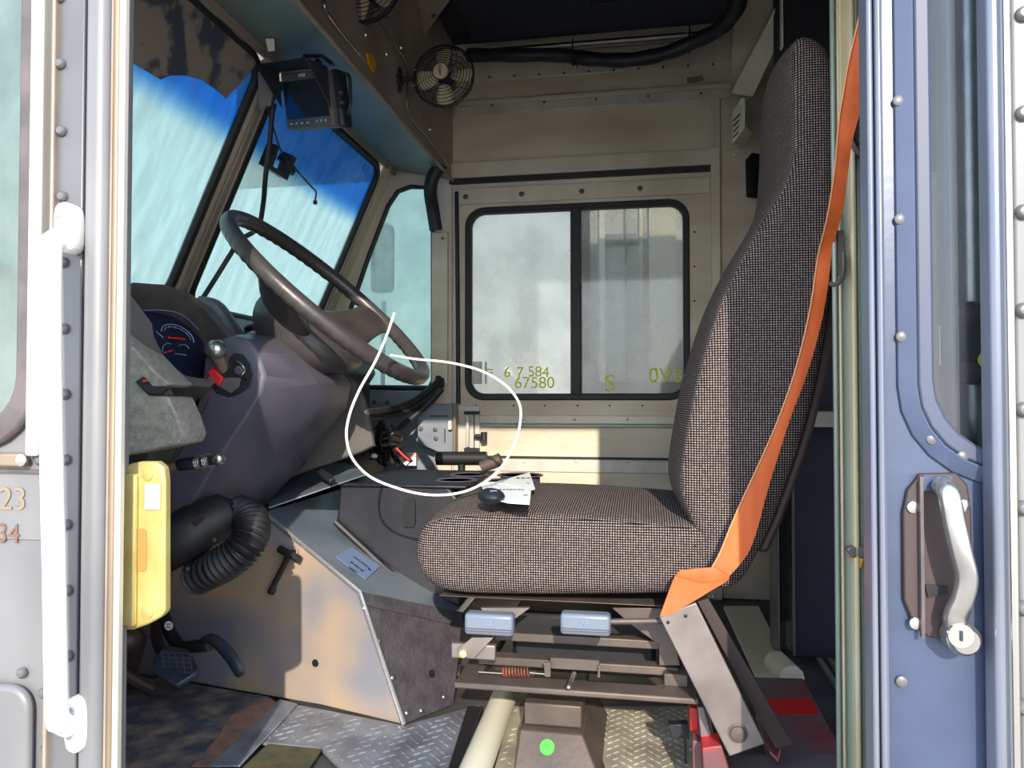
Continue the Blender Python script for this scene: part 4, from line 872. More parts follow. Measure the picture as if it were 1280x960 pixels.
q = MB(); q.slab([PP(419, 696, S1+topn*.002, topn), PP(439, 684, S1+topn*.002, topn), PP(475, 708, S1+topn*.002, topn), PP(457, 725, S1+topn*.002, topn)], -.001); lbl = obj('data_label', q, 'label_blue', EC)
td = (PP(457, 725, S1, topn)-PP(419, 696, S1, topn)).normalized(); tu = topn.cross(td)
for i, (x, y, s_) in enumerate(((452, 703, 'CAUTION'), (446, 708, 'ENGINE'), (441, 712, 'HOT'), (462, 712, 'III'))):
    text('label_lettering', s_, .011, PP(x, y, S1+topn*.0045, topn), td, tu, 'ink', lbl)
def rear_pt(x, y, off=.0): 
    n_ = (T1-S2).cross(S3-S2).normalized()
    if n_.dot(S2-CAM) > 0: n_ = -n_
    return PP(x, y, S3+n_*off, n_), n_
pts_ = [rear_pt(x, y, .001)[0] for x, y in ((474, 801), (491, 847), (509, 891), (527, 888), (456, 760), (555, 871))]
rivets(EC, pts_, rear_pt(500, 800)[1], .006, 'satin', 'bolt', h=.7)
for (p, n_) in ((ond(394, 829, .001), gn), (rear_pt(540, 842, .001)[0], rear_pt(540, 842)[1])):
    q = MB(); q.lathe(p, n_, [(.0085, -.001), (.0085, .0006)], 20); obj('hole', q, 'darker', EC)
t = thing('rubber_latch', ond(350, 715, .01), 'black rubber T strap latch on the side of the engine cover', 'latch')
q = MB(); q.tube([ond(349, 686, .02), ond(374, 699, .02)], .0085, 10); obj('handle', q, 'rubber', t)
q = MB(); q.tube(smooth_path([ond(361, 694, .02), ond(352, 712, .016), ond(343, 730, .012), ond(339, 741, .01)], 4), [.009]*2+[.0065]*8+[.009]*3, 10); obj('strap', q, 'rubber', t)
q = MB(); q.bb(ond(367, 690, .012)-V((.008, .004, .006)), ond(367, 690, .012)+V((.008, .004, .006))); obj('catch', q, 'chrome', t)
# sheet above the cover
q = MB(); q.slab([P(336, 634, 1.64), P(458, 592, 1.78), P(432, 578, 2.0), P(410, 580, 2.1), P(330, 600, 1.9)], .004); tag(obj('upper_cover_sheet', q, 'cover_top', bevel=.001), 'flat grey green metal sheet above the engine cover', 'metal sheet')
q = MB(); q.slab([P(395, 592, 1.74), P(402, 588, 1.76), P(420, 602, 1.70), P(412, 606, 1.69)], -.012); tag(obj('rubber_block', q, 'rubber', bevel=.003), 'small black rubber block on the flat grey green sheet', 'block')
# ---- console with cup holders
CC = thing('cup_holder_console', P(480, 650, 1.8), 'black plastic cup holder console standing on the engine cover', 'console')
zt_ = P(470, 607, 1.76).z
q = MB(); f1 = [P(x, y, 1.76) for x, y in [(424, 607), (560, 607), (585, 640), (575, 760), (520, 742), (480, 706), (420, 652)]]
q.prism(f1, (0, .34, 0)); obj('console_body', q, 'black', CC, bevel=.008, seg=3)
q = MB(); q.bb((P(436, 0, 1.8).x, 1.752, zt_-.004), (P(590, 0, 1.8).x, 2.13, zt_+.006)); obj('console_rim', q, 'black', CC, bevel=.005)
for (x, Y, r_) in ((-.47, 1.85, .05), (-.34, 1.85, .05), (-.47, 1.99, .05), (-.33, 2.0, .06)):
    q = MB(); q.lathe((x, Y, zt_+.005), (0, 0, 1), [(r_-.006, -.02), (r_-.006, .002), (r_, .005), (r_+.004, .002)], 28); cpz = obj('cup_ring', q, 'shroud', CC)
    q = MB(); q.lathe((x, Y, zt_+.005), (0, 0, 1), [(r_-.006, .0015), (r_-.007, .002)], 28); obj('cup_well', q, 'darker', cpz)
q = MB(); q.prism(rrect(P(506, 0, 1.755).x, P(521, 0, 1.755).x, P(0, 643, 1.755).z, P(0, 612, 1.755).z, .008, f=f3(1.752)), (0, .006, 0)); obj('side_slot', q, 'darker', CC)
q = MB(); q.tube([PP(419, 652, V((0, 1.75, 0)), V((0, 1, 0))), P(478, 707, 1.75), P(520, 740, 1.75)], .008, 8); obj('base_bead', q, 'rubber', CC)
# ================================================================ PEDALS
t = thing('accelerator_pedal', P(250, 810, 1.5), 'black accelerator pedal with long curved ribbed pad', 'pedal')
q = MB(); L = []
for (x, y, Y) in ((251, 796, 1.50), (266, 796, 1.49), (284, 814, 1.47), (297, 832, 1.46), (303, 847, 1.46)):
    c = P(x, y, Y); d1 = V((.3, 0, -1)).normalized(); s1 = V((.55, -.5, .35)).normalized()*.024; n1 = s1.cross(V((.5, .1, -.8))).normalized()*.013
    L.append([c-s1-n1, c+s1-n1, c+s1+n1, c-s1+n1])
q.loft(L); pdl = obj('pedal_pad', q, 'pedal', t, sub=1)
q = MB(); q.tube(smooth_path([P(205, 770, 1.6), P(212, 790, 1.57), P(226, 808, 1.54), P(244, 808, 1.51), P(262, 806, 1.50)], 5), .014, 10); obj('pedal_arm', q, 'rubber', t)
stp = P(211, 782, 1.548); q = MB(); q.lathe(stp, (0, -1, 0), [(.0105, 0), (.0105, .001)], 24); stk = obj('round_sticker', q, 'white', t)
text('sticker_lettering', 'FACT', .0065, stp+V((0, -.0015, .003)), (1, 0, 0), (0, 0, 1), 'ink', stk); text('sticker_lettering', 'MAL', .0065, stp+V((0, -.0015, -.004)), (1, 0, 0), (0, 0, 1), 'ink', stk)
t = thing('brake_pedal', P(215, 830, 1.5), 'dark square brake pedal with tread pattern left of the accelerator', 'pedal')
q = MB(); pp = [P(192, 820, 1.48), P(208, 806, 1.50), P(234, 810, 1.50), P(248, 834, 1.46), P(244, 843, 1.45), P(220, 857, 1.42), P(190, 840, 1.44)]
q.slab(pp, .014); bp_ = obj('pedal_pad', q, 'pedal', t, bevel=.004)
q = MB(); pn = (pp[2]-pp[0]).cross(pp[4]-pp[0]).normalized(); pn = -pn if pn.dot(pp[0]-CAM) > 0 else pn
for k in range(5): 
    a_ = PP(201+k*9, 815+k*1, pp[0]+pn*.003, pn); b_ = PP(206+k*8.6, 842+k*1-abs(k-2)*2, pp[0]+pn*.003, pn); q.tube([a_, b_], .0016, 5)
for k in range(5):
    a_ = PP(201, 815+k*6, pp[0]+pn*.003, pn); b_ = PP(238, 817+k*6, pp[0]+pn*.003, pn); q.tube([a_, b_], .0016, 5)
obj('tread_ribs', q, 'shroud', bp_)
q = MB(); q.tube(smooth_path([P(196, 770, 1.62), P(196, 800, 1.58), P(208, 825, 1.50)], 4), .012, 10); obj('pedal_arm', q, 'vinyl', t)
# steering shaft and dirty bracket behind pedals
q = MB(); q.tube([P(140, 770, 1.5), P(168, 800, 1.55), P(150, 870, 1.6)], .026, 12); q.tube([P(150, 840, 1.5), P(190, 862, 1.55)], .014, 10); q.ball(P(160, 800, 1.5), .03)
tag(obj('steering_shaft', q, 'vinyl', bevel=.002), 'dirty brown black steering shaft joint left of the pedals', 'shaft')
# ================================================================ FLOOR PIECES
q = MB(); mp_ = [PZ(120, 838, .0), PZ(230, 855, 0), PZ(335, 873, 0), PZ(345, 885, 0), PZ(262, 975, 0), PZ(120, 1000, 0)]
q.prism(mp_, (0, 0, .004)); tag(obj('floor_mat', q, 'mat'), 'filthy dark floor mat on cab floor under the pedals', 'mat')
q = MB(); q.prism([p+V((0, 0, .0045)) for p in [PZ(288, 898, 0), PZ(335, 874, 0), PZ(348, 884, 0), PZ(300, 925, 0), PZ(265, 962, 0), PZ(240, 962, 0), PZ(272, 925, 0)]], (0, 0, .002)); tag(obj('sunlit_dirt_patch', q, 'dirt', kind=None) if 0 else obj('sunlit_dirt_patch', q, 'dirt'), 'sunlit orange brown dirt along the edge of the floor mat', 'dirt', kind='stuff')
def tread(name, poly, m, label, pitch=.030, size=(.011, .0035), z=.0):
    xs = [p.x for p in poly]; ys = [p.y for p in poly]; q = MB(); q.prism([V((p.x, p.y, z-.004)) for p in poly], (0, 0, .006))
    def inside(x, y):
        c = False; n = len(poly)
        for i in range(n):
            a, b_ = poly[i], poly[(i+1) % n]
            if (a.y > y) != (b_.y > y) and x < (b_.x-a.x)*(y-a.y)/(b_.y-a.y)+a.x: c = not c
        return c
    i = 0; y = min(ys)
    while y < max(ys):
        x = min(xs)+(pitch/2 if i % 2 else 0); j = 0
        while x < max(xs):
            if all(inside(x+dx, y+dy) for dx in (-.01, .01) for dy in (-.01, .01)):
                an = math.radians(45 if (i+j) % 2 else -45); ca, sa = math.cos(an), math.sin(an); L = []
                for hh, sc in ((0, 1), (.0022, .45)):
                    L.append([V((x+(u_*size[0]*sc)*ca-(v_*size[1]*sc)*sa, y+(u_*size[0]*sc)*sa+(v_*size[1]*sc)*ca, z+.002+hh)) for u_, v_ in ((1, 0), (.5, .8), (-.5, .8), (-1, 0), (-.5, -.8), (.5, -.8))])
                q.loft(L)
            x += pitch; j += 1
        y += pitch*.5; i += 1
    o = obj(name, q, m, smooth=False); return tag(o, label, 'tread plate')
tread('tread_plate', [PZ(352, 878, 0), PZ(505, 908, 0), PZ(600, 882, 0), PZ(585, 905, 0), PZ(555, 975, 0), PZ(450, 985, 0), PZ(400, 935, 0), PZ(318, 928, 0)], 'plate', 'grey diamond tread plate on floor below the engine cover')
q = MB(); q.prism([p+V((0, 0, .004)) for p in [PZ(350, 878, 0), PZ(372, 884, 0), PZ(300, 962, 0), PZ(262, 962, 0)]], (0, 0, .004)); es = obj('edge_strip', q, 'plate', bevel=.001); tag(es, 'flat grey edge strip screwed between floor mat and tread plate', 'floor strip')
q = MB(); q.prism([p+V((0, 0, .002)) for p in [PZ(335, 933, 0), PZ(402, 940, 0), PZ(378, 975, 0), PZ(290, 975, 0)]], (0, 0, .003)); tag(obj('moss_patch', q, mat('mossy dirt', (88, 80, 50), .9, 0, (60, 66, 50), 30, bump=.5)), 'mossy dirty patch in the floor cut out', 'dirt', kind='stuff')
tread('tread_plate', [PZ(730, 884, 0), PZ(885, 884, 0), PZ(905, 985, 0), PZ(765, 985, 0)], 'plate_w', 'dusty warm tread plate on floor right of the pedestal', .026, (.0095, .0032))
tread('tread_plate', [PZ(640, 884, 0), PZ(656, 884, 0), PZ(640, 985, 0), PZ(612, 985, 0)], 'plate_w', 'narrow dusty tread plate strip left of the seat pedestal', .026, (.0095, .0032))
q = MB(); q.tube([PZ(630, 872, .02), PZ(585, 985, .02)], .028, 14); tag(obj('floor_pipe', q, 'cream'), 'dusty tan pipe running along the floor left of pedestal', 'pipe')
q = MB(); q.prism([PZ(584, 882, .03), PZ(604, 882, .03), PZ(570, 985, .03), PZ(552, 985, .03)], (0, 0, -.03)); tag(obj('floor_rail', q, 'darker', bevel=.003), 'black steel rail on the floor beside the tan pipe', 'rail')
# ---- red seat mount on the right
RM = thing('red_seat_mount', PZ(985, 900, .0), 'grey floor rail with sunlit red paint stripes behind the seat', 'rail')
zz = .055
def zp_(pts, z): return [PZ(x, y, z) for x, y in pts]
q = MB(); q.prism(zp_([(940, 846), (1004, 848), (1056, 944), (966, 944)], zz), (0, 0, -zz)); obj('rail_top', q, 'redgrey', RM, bevel=.002)
q = MB(); q.prism(zp_([(951, 873), (1014, 873), (1024, 893), (960, 893)], zz+.0005), (0, 0, .001)); obj('sunlit_red_stripe', q, mat('sunlit red paint', (225, 28, 30), .45, .1), RM)  # sunlit band across the red rail, drawn as a brighter colour
q = MB(); q.prism(zp_([(900, 943), (1052, 943), (1075, 975), (900, 985)], zz+.012), (0, 0, -.06)); obj('front_plate', q, 'redgrey', RM, bevel=.002)
q = MB(); q.slab([PZ(944, 895, .10), PZ(956, 890, .10), P(975, 935, 1.3), P(972, 948, 1.3), P(962, 938, 1.3)], .006); obj('side_web', q, 'redgrey', RM)
RB = thing('red_bracket', PZ(880, 930, .0), 'bright red bracket under the belt arm at seat base', 'bracket')
q = MB(); q.slab([P(878, 935, 1.25), P(902, 932, 1.25), P(915, 975, 1.25), P(880, 975, 1.25)], .05); obj('red_block', q, 'redpaint', RB, bevel=.002)
q = MB(); q.slab([P(862, 884, 1.34), P(872, 886, 1.34), P(874, 915, 1.34), P(863, 914, 1.34)], .03); q.slab([P(866, 925, 1.30), P(880, 930, 1.30), P(884, 975, 1.30), P(866, 975, 1.30)], .03); obj('red_web', q, 'redpaint', RB, bevel=.002)
q = MB(); q.slab([P(872, 884, 1.29), P(880, 884, 1.29), P(905, 975, 1.29), P(882, 975, 1.29)], .04); obj('grey_web', q, 'redgrey', RB, bevel=.002)
q = MB(); q.slab([P(835, 906, 1.40), P(860, 905, 1.40), P(862, 924, 1.40), P(840, 923, 1.40)], .02); q.tube([P(856, 924, 1.41), P(857, 955, 1.41)], .003, 6); tag(obj('black_connector', q, 'black', bevel=.002), 'small black plastic connector with wire by the red bracket', 'connector')

# ================================================================ OVERHEAD ITEMS
# monitor on bracket
MO = thing('rear_view_monitor', P(395, 120, 1.62), 'small black rear view monitor hanging under the overhead shelf', 'monitor')
mq = [P(350, 92, 1.70), P(408, 86, 1.60), P(417, 157, 1.60), P(359, 161, 1.70)]   # front face corners (tl,tr,br,bl)
mn = (mq[1]-mq[0]).cross(mq[3]-mq[0]).normalized(); mn = -mn if mn.dot(mq[0]-CAM) > 0 else mn
def mface(u_, v_, off=0): return mq[0].lerp(mq[1], u_).lerp(mq[3].lerp(mq[2], u_), v_)+mn*off
q = MB(); q.prism([mface(0, 0), mface(1, 0), mface(1, 1), mface(0, 1)], -mn*.03); obj('bezel', q, 'dash_dark', MO, bevel=.004)
q = MB(); q.prism([mface(.03, .16, .0008), mface(.93, .14, .0008), mface(.95, .82, .0008), mface(.05, .84, .0008)], -mn*.001); scr = obj('screen', q, 'screen', MO)
q = MB()
for k in range(4): q.box(mface(.12+k*.12, .92, .001), (.006, .002, .003))
for k in range(3): q.box(mface(.68+k*.09, .90, .001), (.003, .002, .006))
obj('buttons', q, 'alu_pale', MO)
text('monitor_lettering', 'VOXX', .011, mface(.48, .07, .001), mq[1]-mq[0], mq[0]-mq[3], 'white', MO)
# sun hood
q = MB(); h0 = mface(-.06, -.04, .0); h1 = mface(1.0, -.04, .0); q.prism([mface(-.03, -.03, 0), mface(1.0, -.03, 0), mface(.97, -.08, .05), mface(-.10, -.06, .05)], V((0, 0, .003)))
q.prism([mface(-.02, -.03, 0), mface(-.10, -.06, .05), mface(.0, .62, .006)], V((-.003, 0, 0)))
q.prism([mface(1.0, -.03, 0), mface(.97, -.08, .05), mface(1.0, .70, .004)], V((.003, 0, 0))); obj('sun_hood', q, 'black', MO)
q = MB(); q.prism([mface(.98, -.05, -.012), mface(1.05, -.04, -.02), mface(1.05, .98, -.02), mface(.98, 1.0, -.012)], -mn*.03); obj('rear_case', q, 'black', MO, bevel=.006)
rivets(MO, [mface(1.07, .40, -.02), mface(1.07, .58, -.02)], (.5, -.8, 0), .009, 'black', 'knob', 1)
q = MB(); q.bb(P(393, 73, 1.64), P(403, 95, 1.66)); q.tube([P(380, 70, 1.66), P(402, 70, 1.60)], .005, 8); q.tube([P(402, 70, 1.60), P(417, 81, 1.56)], .005, 8); q.tube([P(380, 71, 1.66), P(395, 84, 1.62)], .005, 8); obj('mount_bracket', q, 'black', MO, bevel=.002)
q = MB(); q.tube(smooth_path([P(428, 92, 1.62), P(436, 95, 1.62), P(438, 115, 1.62), P(437, 135, 1.62), P(430, 150, 1.64), P(420, 156, 1.66)], 5), .0045, 8); obj('cable', q, 'black', MO)
# fan
def make_fan(loc, R0):
    t = thing('cab_fan', loc, 'small black caged fan with cream blades, whole in view near the roof tube', 'fan', 'cab fans'); L = V(loc)
    q = MB(); 
    for k in range(9):
        r_ = R0*(.28+.72*k/8); yy = -.028*(1-(k/8)**2)
        q.tube([L+V((r_*math.cos(a), yy, r_*math.sin(a))) for a in [2*math.pi*i/40 for i in range(40)]], .0011, 5, close=True)
    for k in range(8):
        a = 2*math.pi*(k+.5)/8; q.tube([L+V((R0*f_*math.cos(a), -.029*(1-((f_-.28)/.72)**2), R0*f_*math.sin(a))) for f_ in (.28, .5, .75, 1.0)], .0006, 5)
        q.tube([L+V((R0*math.cos(a), 0, R0*math.sin(a))), L+V((R0*.9*math.cos(a), .045, R0*.9*math.sin(a))), L+V((R0*.4*math.cos(a), .055, R0*.4*math.sin(a)))], .0010, 5)
    for k in range(4):
        r_ = R0*(.98-.12*k); q.tube([L+V((r_*math.cos(a), .02+.012*k, r_*math.sin(a))) for a in [2*math.pi*i/40 for i in range(40)]], .0011, 5, close=True)
    obj('cage', q, 'black', t)
    q = MB(); q.tube([L+V((R0*math.cos(a), .004, R0*math.sin(a))) for a in [2*math.pi*i/40 for i in range(40)]], .0035, 8, close=True); obj('rim', q, 'black', t)
    q = MB(); q.lathe(L+V((0, -.030, 0)), (0, 1, 0), [(.004, -.003), (R0*.235, -.002), (R0*.25, .002), (R0*.25, .008)], 28); hb = obj('badge', q, 'fan_blade', t)
    text('badge_lettering', 'Valeo', .014, L+V((0, -.0345, 0)), (0.15, 0, -1), (1, 0, .15), 'ink', hb)
    for k in range(4):
        a0 = math.radians(90*k+4); d = V((math.cos(a0), 0, math.sin(a0))); s_ = V((-math.sin(a0), 0, math.cos(a0))); LL = []
        for f_, w_ in ((.2, .012), (.35, .018), (.6, .027), (.82, .029), (.94, .020)):
            c = L+d*R0*f_+V((0, .012, 0)); w = s_*w_+V((0, .010, 0)); LL.append([c-w, c+w, c+w+V((0, .002, 0)), c-w+V((0, .002, 0))])
        q = MB(); q.loft(LL); obj('blade', q, 'fan_blade', t, sub=1)
    q = MB(); q.lathe(L+V((0, .02, 0)), (0, 1, 0), [(.006, -.02), (.018, -.01), (.022, 0), (.022, .05), (.015, .06)], 20); obj('motor', q, 'black', t)
    return t
fc_ = P(554, 94, 2.05); fan = make_fan(fc_, .088)
q = MB(); q.tube([V((xl, 2.06, fc_.z)), fc_+V((-.088, .01, 0))], .007, 8); q.lathe(V((xl, 2.06, fc_.z)), (1, 0, 0), [(.02, 0), (.02, .01), (.01, .014)], 16); q.tube([V((xl+.004, 2.06, fc_.z-.035)), V((xl+.004, 2.06, fc_.z+.035))], .007, 8); obj('mount', q, 'black', fan)
q = MB(); yb = fc_+V((-.095, .0, 0)); q.tube([yb+V((.014, 0, .022)), yb+V((-.006, 0, .024)), yb+V((-.006, 0, -.024)), yb+V((.014, 0, -.022))], .0022, 6); obj('yoke', q, 'satin', fan)
f2 = copy_tree(fan); f2.location = P(458, -18, 1.75); f2.rotation_euler = (0, math.radians(38), math.radians(-8)); f2['label'] = 'black caged fan cut off by top edge above the shelf face'
for ch in list(bpy.data.objects):
    if ch.parent == f2 and ch.name.startswith(('mount', 'yoke')): bpy.data.objects.remove(ch)
# black loom along roof tube
t = thing('cable_loom', P(760, 60, 2.45), 'thick black wrapped cable loom strapped along silver roof tube', 'cable')
q = MB(); lpth = smooth_path([P(585, 69, 2.52), P(640, 69, 2.50), (P(700, 69, 2.50)), P(740, 74, 2.48), P(785, 75, 2.46), P(830, 67, 2.45), P(868, 52, 2.42), P(900, 35, 2.36), P(921, 10, 2.28), P(930, -30, 2.2)], 8)
q.tube(lpth, [.0235+.0012*math.sin(i*.9) for i in range(len(lpth))], 14); obj('loom', q, 'black', t)
for x, y in ((716, 70), (862, 54)):
    q = MB(); c = P(x, y, 2.46); q.tube([c+V((0, .028*math.cos(a), .028*math.sin(a))) for a in [2*math.pi*i/16 for i in range(16)]], .004, 6, close=True); q.tube([c+V((0, -.02, .02)), c+V((0, -.005, .055))], .003, 6)
    if x < 800: q.tube([c+V((0, -.02, -.02)), c+V((.02, -.03, -.055))], [.006, .001], 6)
    obj('cable_tie', q, 'rubber', t)
# black hose beside the corner window
q = MB(); q.tube(smooth_path([P(552, 205, 2.55), P(541, 222, 2.55), P(538, 240, 2.56), P(541, 262, 2.6), P(545, 288, 2.62)], 4), .024, 12); tag(obj('black_hose', q, 'rubber'), 'black rubber hose hanging at top of the corner window', 'hose')
# sun visor film hanging on the windscreen
q = MB(); vp = [(120, 40), (142, 65), (200, 99), (212, 94), (230, 94), (250, 99), (270, 112), (282, 123), (292, 112), (306, 98), (322, 76), (270, 5), (240, -30), (120, -30)]
q.prism([onws(x, y, .012) for x, y in vp], wn*.002); tag(obj('sun_visor', q, 'visor'), 'stained brown visor film with scalloped edge over left windscreen top', 'sun visor')
# brackets on centre post
q = MB(); q.slab([P(321, 78, 1.72), P(335, 70, 1.72), P(345, 84, 1.72), P(338, 130, 1.72), P(324, 138, 1.72)], .01); pb = obj('post_bracket', q, 'alu_brown', bevel=.002); tag(pb, 'brown grey bracket plate at top of the centre windscreen post', 'bracket')
q = MB(); q.slab([P(331, 48, 1.62), P(342, 48, 1.62), P(343, 63, 1.62), P(335, 64, 1.62)], .004); tag(obj('cream_clip', q, 'cream', bevel=.001), 'small cream clip on the header above the monitor', 'clip')
# camera mount on the windscreen
t = thing('camera_mount', onws(345, 205, .02), 'black open frame camera mount stuck to right windscreen pane', 'mount')
q = MB(); A1 = [onws(323, 205, .03), onws(333, 180, .03), onws(338, 178, .03), onws(330, 203, .03), onws(346, 212, .03), onws(354, 189, .03), onws(360, 193, .03), onws(348, 221, .03)]
q.prism(A1, wn*.03); obj('frame', q, 'black', t)
for x, y in ((339, 197), (362, 211)):
    q = MB(); q.lathe(onws(x, y, .05), V((.3, -1, 0)), [(.006, -.01), (.011, -.005), (.012, 0), (.009, .004)], 14); obj('lens_ring', q, 'black', t)
q = MB(); q.slab([onws(350, 200, .04), onws(356, 192, .04), onws(372, 212, .04), onws(366, 220, .04)], .012); obj('arm', q, 'black', t)
q = MB(); q.tube(smooth_path([P(343, 130, 1.70), P(340, 145, 1.70), P(337, 180, 1.72), P(332, 220, 1.74), P(329, 255, 1.78), P(322, 285, 1.8), P(300, 300, 1.78), P(288, 318, 1.76), P(268, 350, 1.74), P(250, 378, 1.70)], 6), .0065, 8)
tag(obj('antenna_cable', q, 'rubber'), 'thick black cable hanging from monitor down behind steering wheel', 'cable')
q = MB(); q.tube(smooth_path([P(333, 132, 1.72), P(342, 160, 1.75), P(352, 190, 1.78), P(370, 212, 1.8), P(388, 232, 1.82), P(395, 240, 1.83), P(394, 250, 1.83)], 6), .0025, 6); q.box(P(394, 253, 1.83), (.008, .008, .01))
tag(obj('thin_wire', q, 'rubber'), 'thin black wire with plug end across the blue sun strip', 'wire')
# small wiper-like knob above dash
q = MB(); q.tube(smooth_path([P(306, 412, 1.75), P(315, 408, 1.75), P(322, 416, 1.75)], 4), .007, 8); q.tube([P(318, 403, 1.75), P(317, 413, 1.75)], .004, 8); q.bb(P(306, 411, 1.75), P(325, 420, 1.78)); tag(obj('dash_bracket', q, 'black', bevel=.002), 'small black bracket on dash between column and windscreen', 'bracket')
q = MB(); q.tube(smooth_path([P(250, 380, 1.62), P(268, 384, 1.62), P(282, 400, 1.62), P(292, 416, 1.6), P(300, 430, 1.6)], 4), .02, 10); tag(obj('dash_grip', q, 'shroud'), 'slate grey moulded hood edge behind instrument cluster', 'moulding')
# ================================================================ KEYS ON LOOP
K = thing('key_ring', P(612, 620, 1.44), 'white cable loop with black key fob and paper tags on seat cushion', 'keys')
lpx = [(493, 391, 1.36), (486, 412, 1.36), (479, 430, 1.37), (470, 450, 1.345), (463, 463, 1.33), (448, 490, 1.33), (437, 518, 1.33), (433, 545, 1.33), (440, 572, 1.34), (460, 594, 1.36), (490, 608, 1.38), (530, 618, 1.40), (570, 617, 1.42), (602, 605, 1.43), (628, 582, 1.45), (645, 550, 1.47), (651, 520, 1.49), (647, 500, 1.50), (630, 480, 1.52), (600, 463, 1.53), (560, 453, 1.54), (520, 449, 1.55), (488, 444, 1.56)]
q = MB(); q.tube(smooth_path([P(*p) for p in lpx], 6), .0026, 8); obj('cable_loop', q, 'cable_white', K)
zc = P(620, 628, 1.43).z
def flat(x, y, z): return PZ(x, y, z)
kz = max(z for _, z in c2)+.022
def kq(x, y, dz=0): return PZ(x, y, kz+dz)
q = MB(); q.prism([kq(x, y, .006) for x, y in [(604, 603), (620, 603), (662, 591), (669, 612), (661, 614), (640, 607)]], (0, 0, .0012)); tg1 = obj('upper_tag', q, 'tag', K)
q = MB(); q.prism([kq(x, y, .004) for x, y in [(600, 604), (662, 610), (664, 613), (662, 631), (634, 629), (608, 622)]], (0, 0, .0012)); tg2 = obj('lower_tag', q, 'tag', K)
text('tag_number', '554', .022, kq(654, 597.5, .008), (1, .35, 0), (-.35, 1, 0), 'ink', tg1)
text('tag_lettering', 'S354SM7DG', .0135, kq(642, 612, .0058), (1, .1, 0), (-.1, 1, 0), 'ink', tg2)
for x, y, d, p_ in ((660, 604, .0075, tg1), (657, 619, .0056, tg2)):
    q = MB(); q.lathe(kq(x, y, d), (0, 0, 1), [(.004, 0), (.004, .0004)], 14); obj('punch_hole', q, 'ink', p_)
fo = kq(614, 620, .010); fd = (kq(634, 628)-kq(598, 606)).normalized(); fang = math.atan2(fd.y, fd.x)
q = MB(); Rf = Matrix.Rotation(fang, 3, 'Z'); q.ball(fo, .038, (1.0, .62, .36), Rf, 20); fb = obj('key_fob', q, 'black', K)
q = MB(); q.box(fo+V((0, 0, .0105)), (.045, .012, .003), Rf); obj('pale_inlay', q, 'label_blue', fb, bevel=.001)

# ================================================================ PASSENGER FOOTWELL CLUTTER
q = MB()
for (a, b_, c, d, e_) in (((446, 516, 2.3), (480, 513, 2.45), (515, 503, 2.55), (545, 480, 2.62), (548, 472, 2.64)), ((446, 522, 2.3), (480, 521, 2.45), (515, 510, 2.55), (548, 486, 2.62), (551, 474, 2.64))):
    q = MB(); q.tube(smooth_path([P(*a), P(*b_), P(*c), P(*d), P(*e_)], 5), .0125, 10)
    tag(obj('rubber_hose', q, 'rubber'), {516: 'upper of two black hoses curving under the corner window', 522: 'lower of two black hoses curving under the corner window'}[a[1]], 'hose', 'hoses under the corner window')
q = MB(); q.tube(smooth_path([P(552, 486, 2.6), P(538, 502, 2.58), P(518, 520, 2.55), P(497, 537, 2.5), P(484, 545, 2.45)], 5), .012, 10); tag(obj('hose_branch', q, 'rubber'), 'black hose running diagonally down to the footwell wiring', 'hose')
t = thing('door_mechanism', P(545, 540, 2.62), 'grey metal door mechanism plate beside the passenger door jamb', 'plate')
q = MB(); q.prism([P(x, y, 2.62) for x, y in [(521, 510), (528, 505), (566, 505), (566, 566), (552, 567), (522, 554)]], (0, .03, 0)); mp2 = obj('plate', q, 'kick', t, bevel=.003)
q = MB()
for x, y in ((544, 537), (545, 548), (526, 536)): q.lathe(P(x, y, 2.619), (0, -1, 0), [(.009, 0), (.008, .004), (.004, .005)], 10)
q.bb(P(537, 519, 2.612), P(560, 521, 2.619)); q.bb(P(555, 536, 2.612), P(557, 552, 2.619)); obj('fasteners', q, 'steel', mp2)
q = MB(); q.bb(P(566, 504, 2.60), P(572, 567, 2.63)); obj('brown_strip', q, 'tan_metal', t, bevel=.002)
q = MB(); q.bb(P(560, 526, 2.60), P(566, 537, 2.62)); obj('cream_buffer', q, 'cream', t, bevel=.002)
q = MB(); q.tube([P(546, 573, 2.3), P(608, 573, 2.3)], .022, 14); q.cyl(P(577, 573, 2.3), V((P(577, 573, 2.3).x, 2.3, -.01)), .012); tag(obj('black_tube', q, 'rubber'), 'short black tube lying behind the cup holder console', 'tube')
q = MB(); q.tube([P(602, 584, 2.0), P(626, 574, 2.0)], [.016, .018], 12); tag(obj('grey_lever_end', q, 'steel'), 'dusty grey lever end poking up beyond the seat cushion', 'lever')
t = thing('wiring_harness', P(490, 560, 2.3), 'tangle of black wiring and relays in passenger footwell', 'wiring')
q = MB()
for i in range(16):
    x, y = 468+random.random()*28, 540+random.random()*36; pts = []
    for k in range(5): pts.append(P(x+random.uniform(-16, 16), y+random.uniform(-16, 16), 2.3+random.uniform(-.06, .06)))
    q.tube(smooth_path(pts, 4), random.choice([.004, .006, .008]), 6)
obj('wires', q, 'rubber', t)
q = MB(); q.bb(P(472, 545, 2.32), P(500, 578, 2.42)); obj('relay_block', q, 'black', t, bevel=.006)
q = MB(); q.slab([P(496, 572, 2.25), P(505, 567, 2.25), P(515, 577, 2.25), P(506, 583, 2.25)], .02); rl_ = obj('fuse_holder', q, 'black', t, bevel=.003)
q = MB(); q.slab([P(504, 579, 2.245), P(510, 575, 2.245), P(512, 578, 2.245), P(507, 582, 2.245)], .003); obj('fuse_label', q, 'white', rl_)
q = MB(); q.tube([P(495, 560, 2.24), P(505, 570, 2.24), P(512, 576, 2.24)], .004, 6); obj('red_wire', q, 'red', t)
q = MB(); q.ball(P(468, 570, 2.25), .011, (1, .8, .8)); obj('white_plug', q, 'white', t)
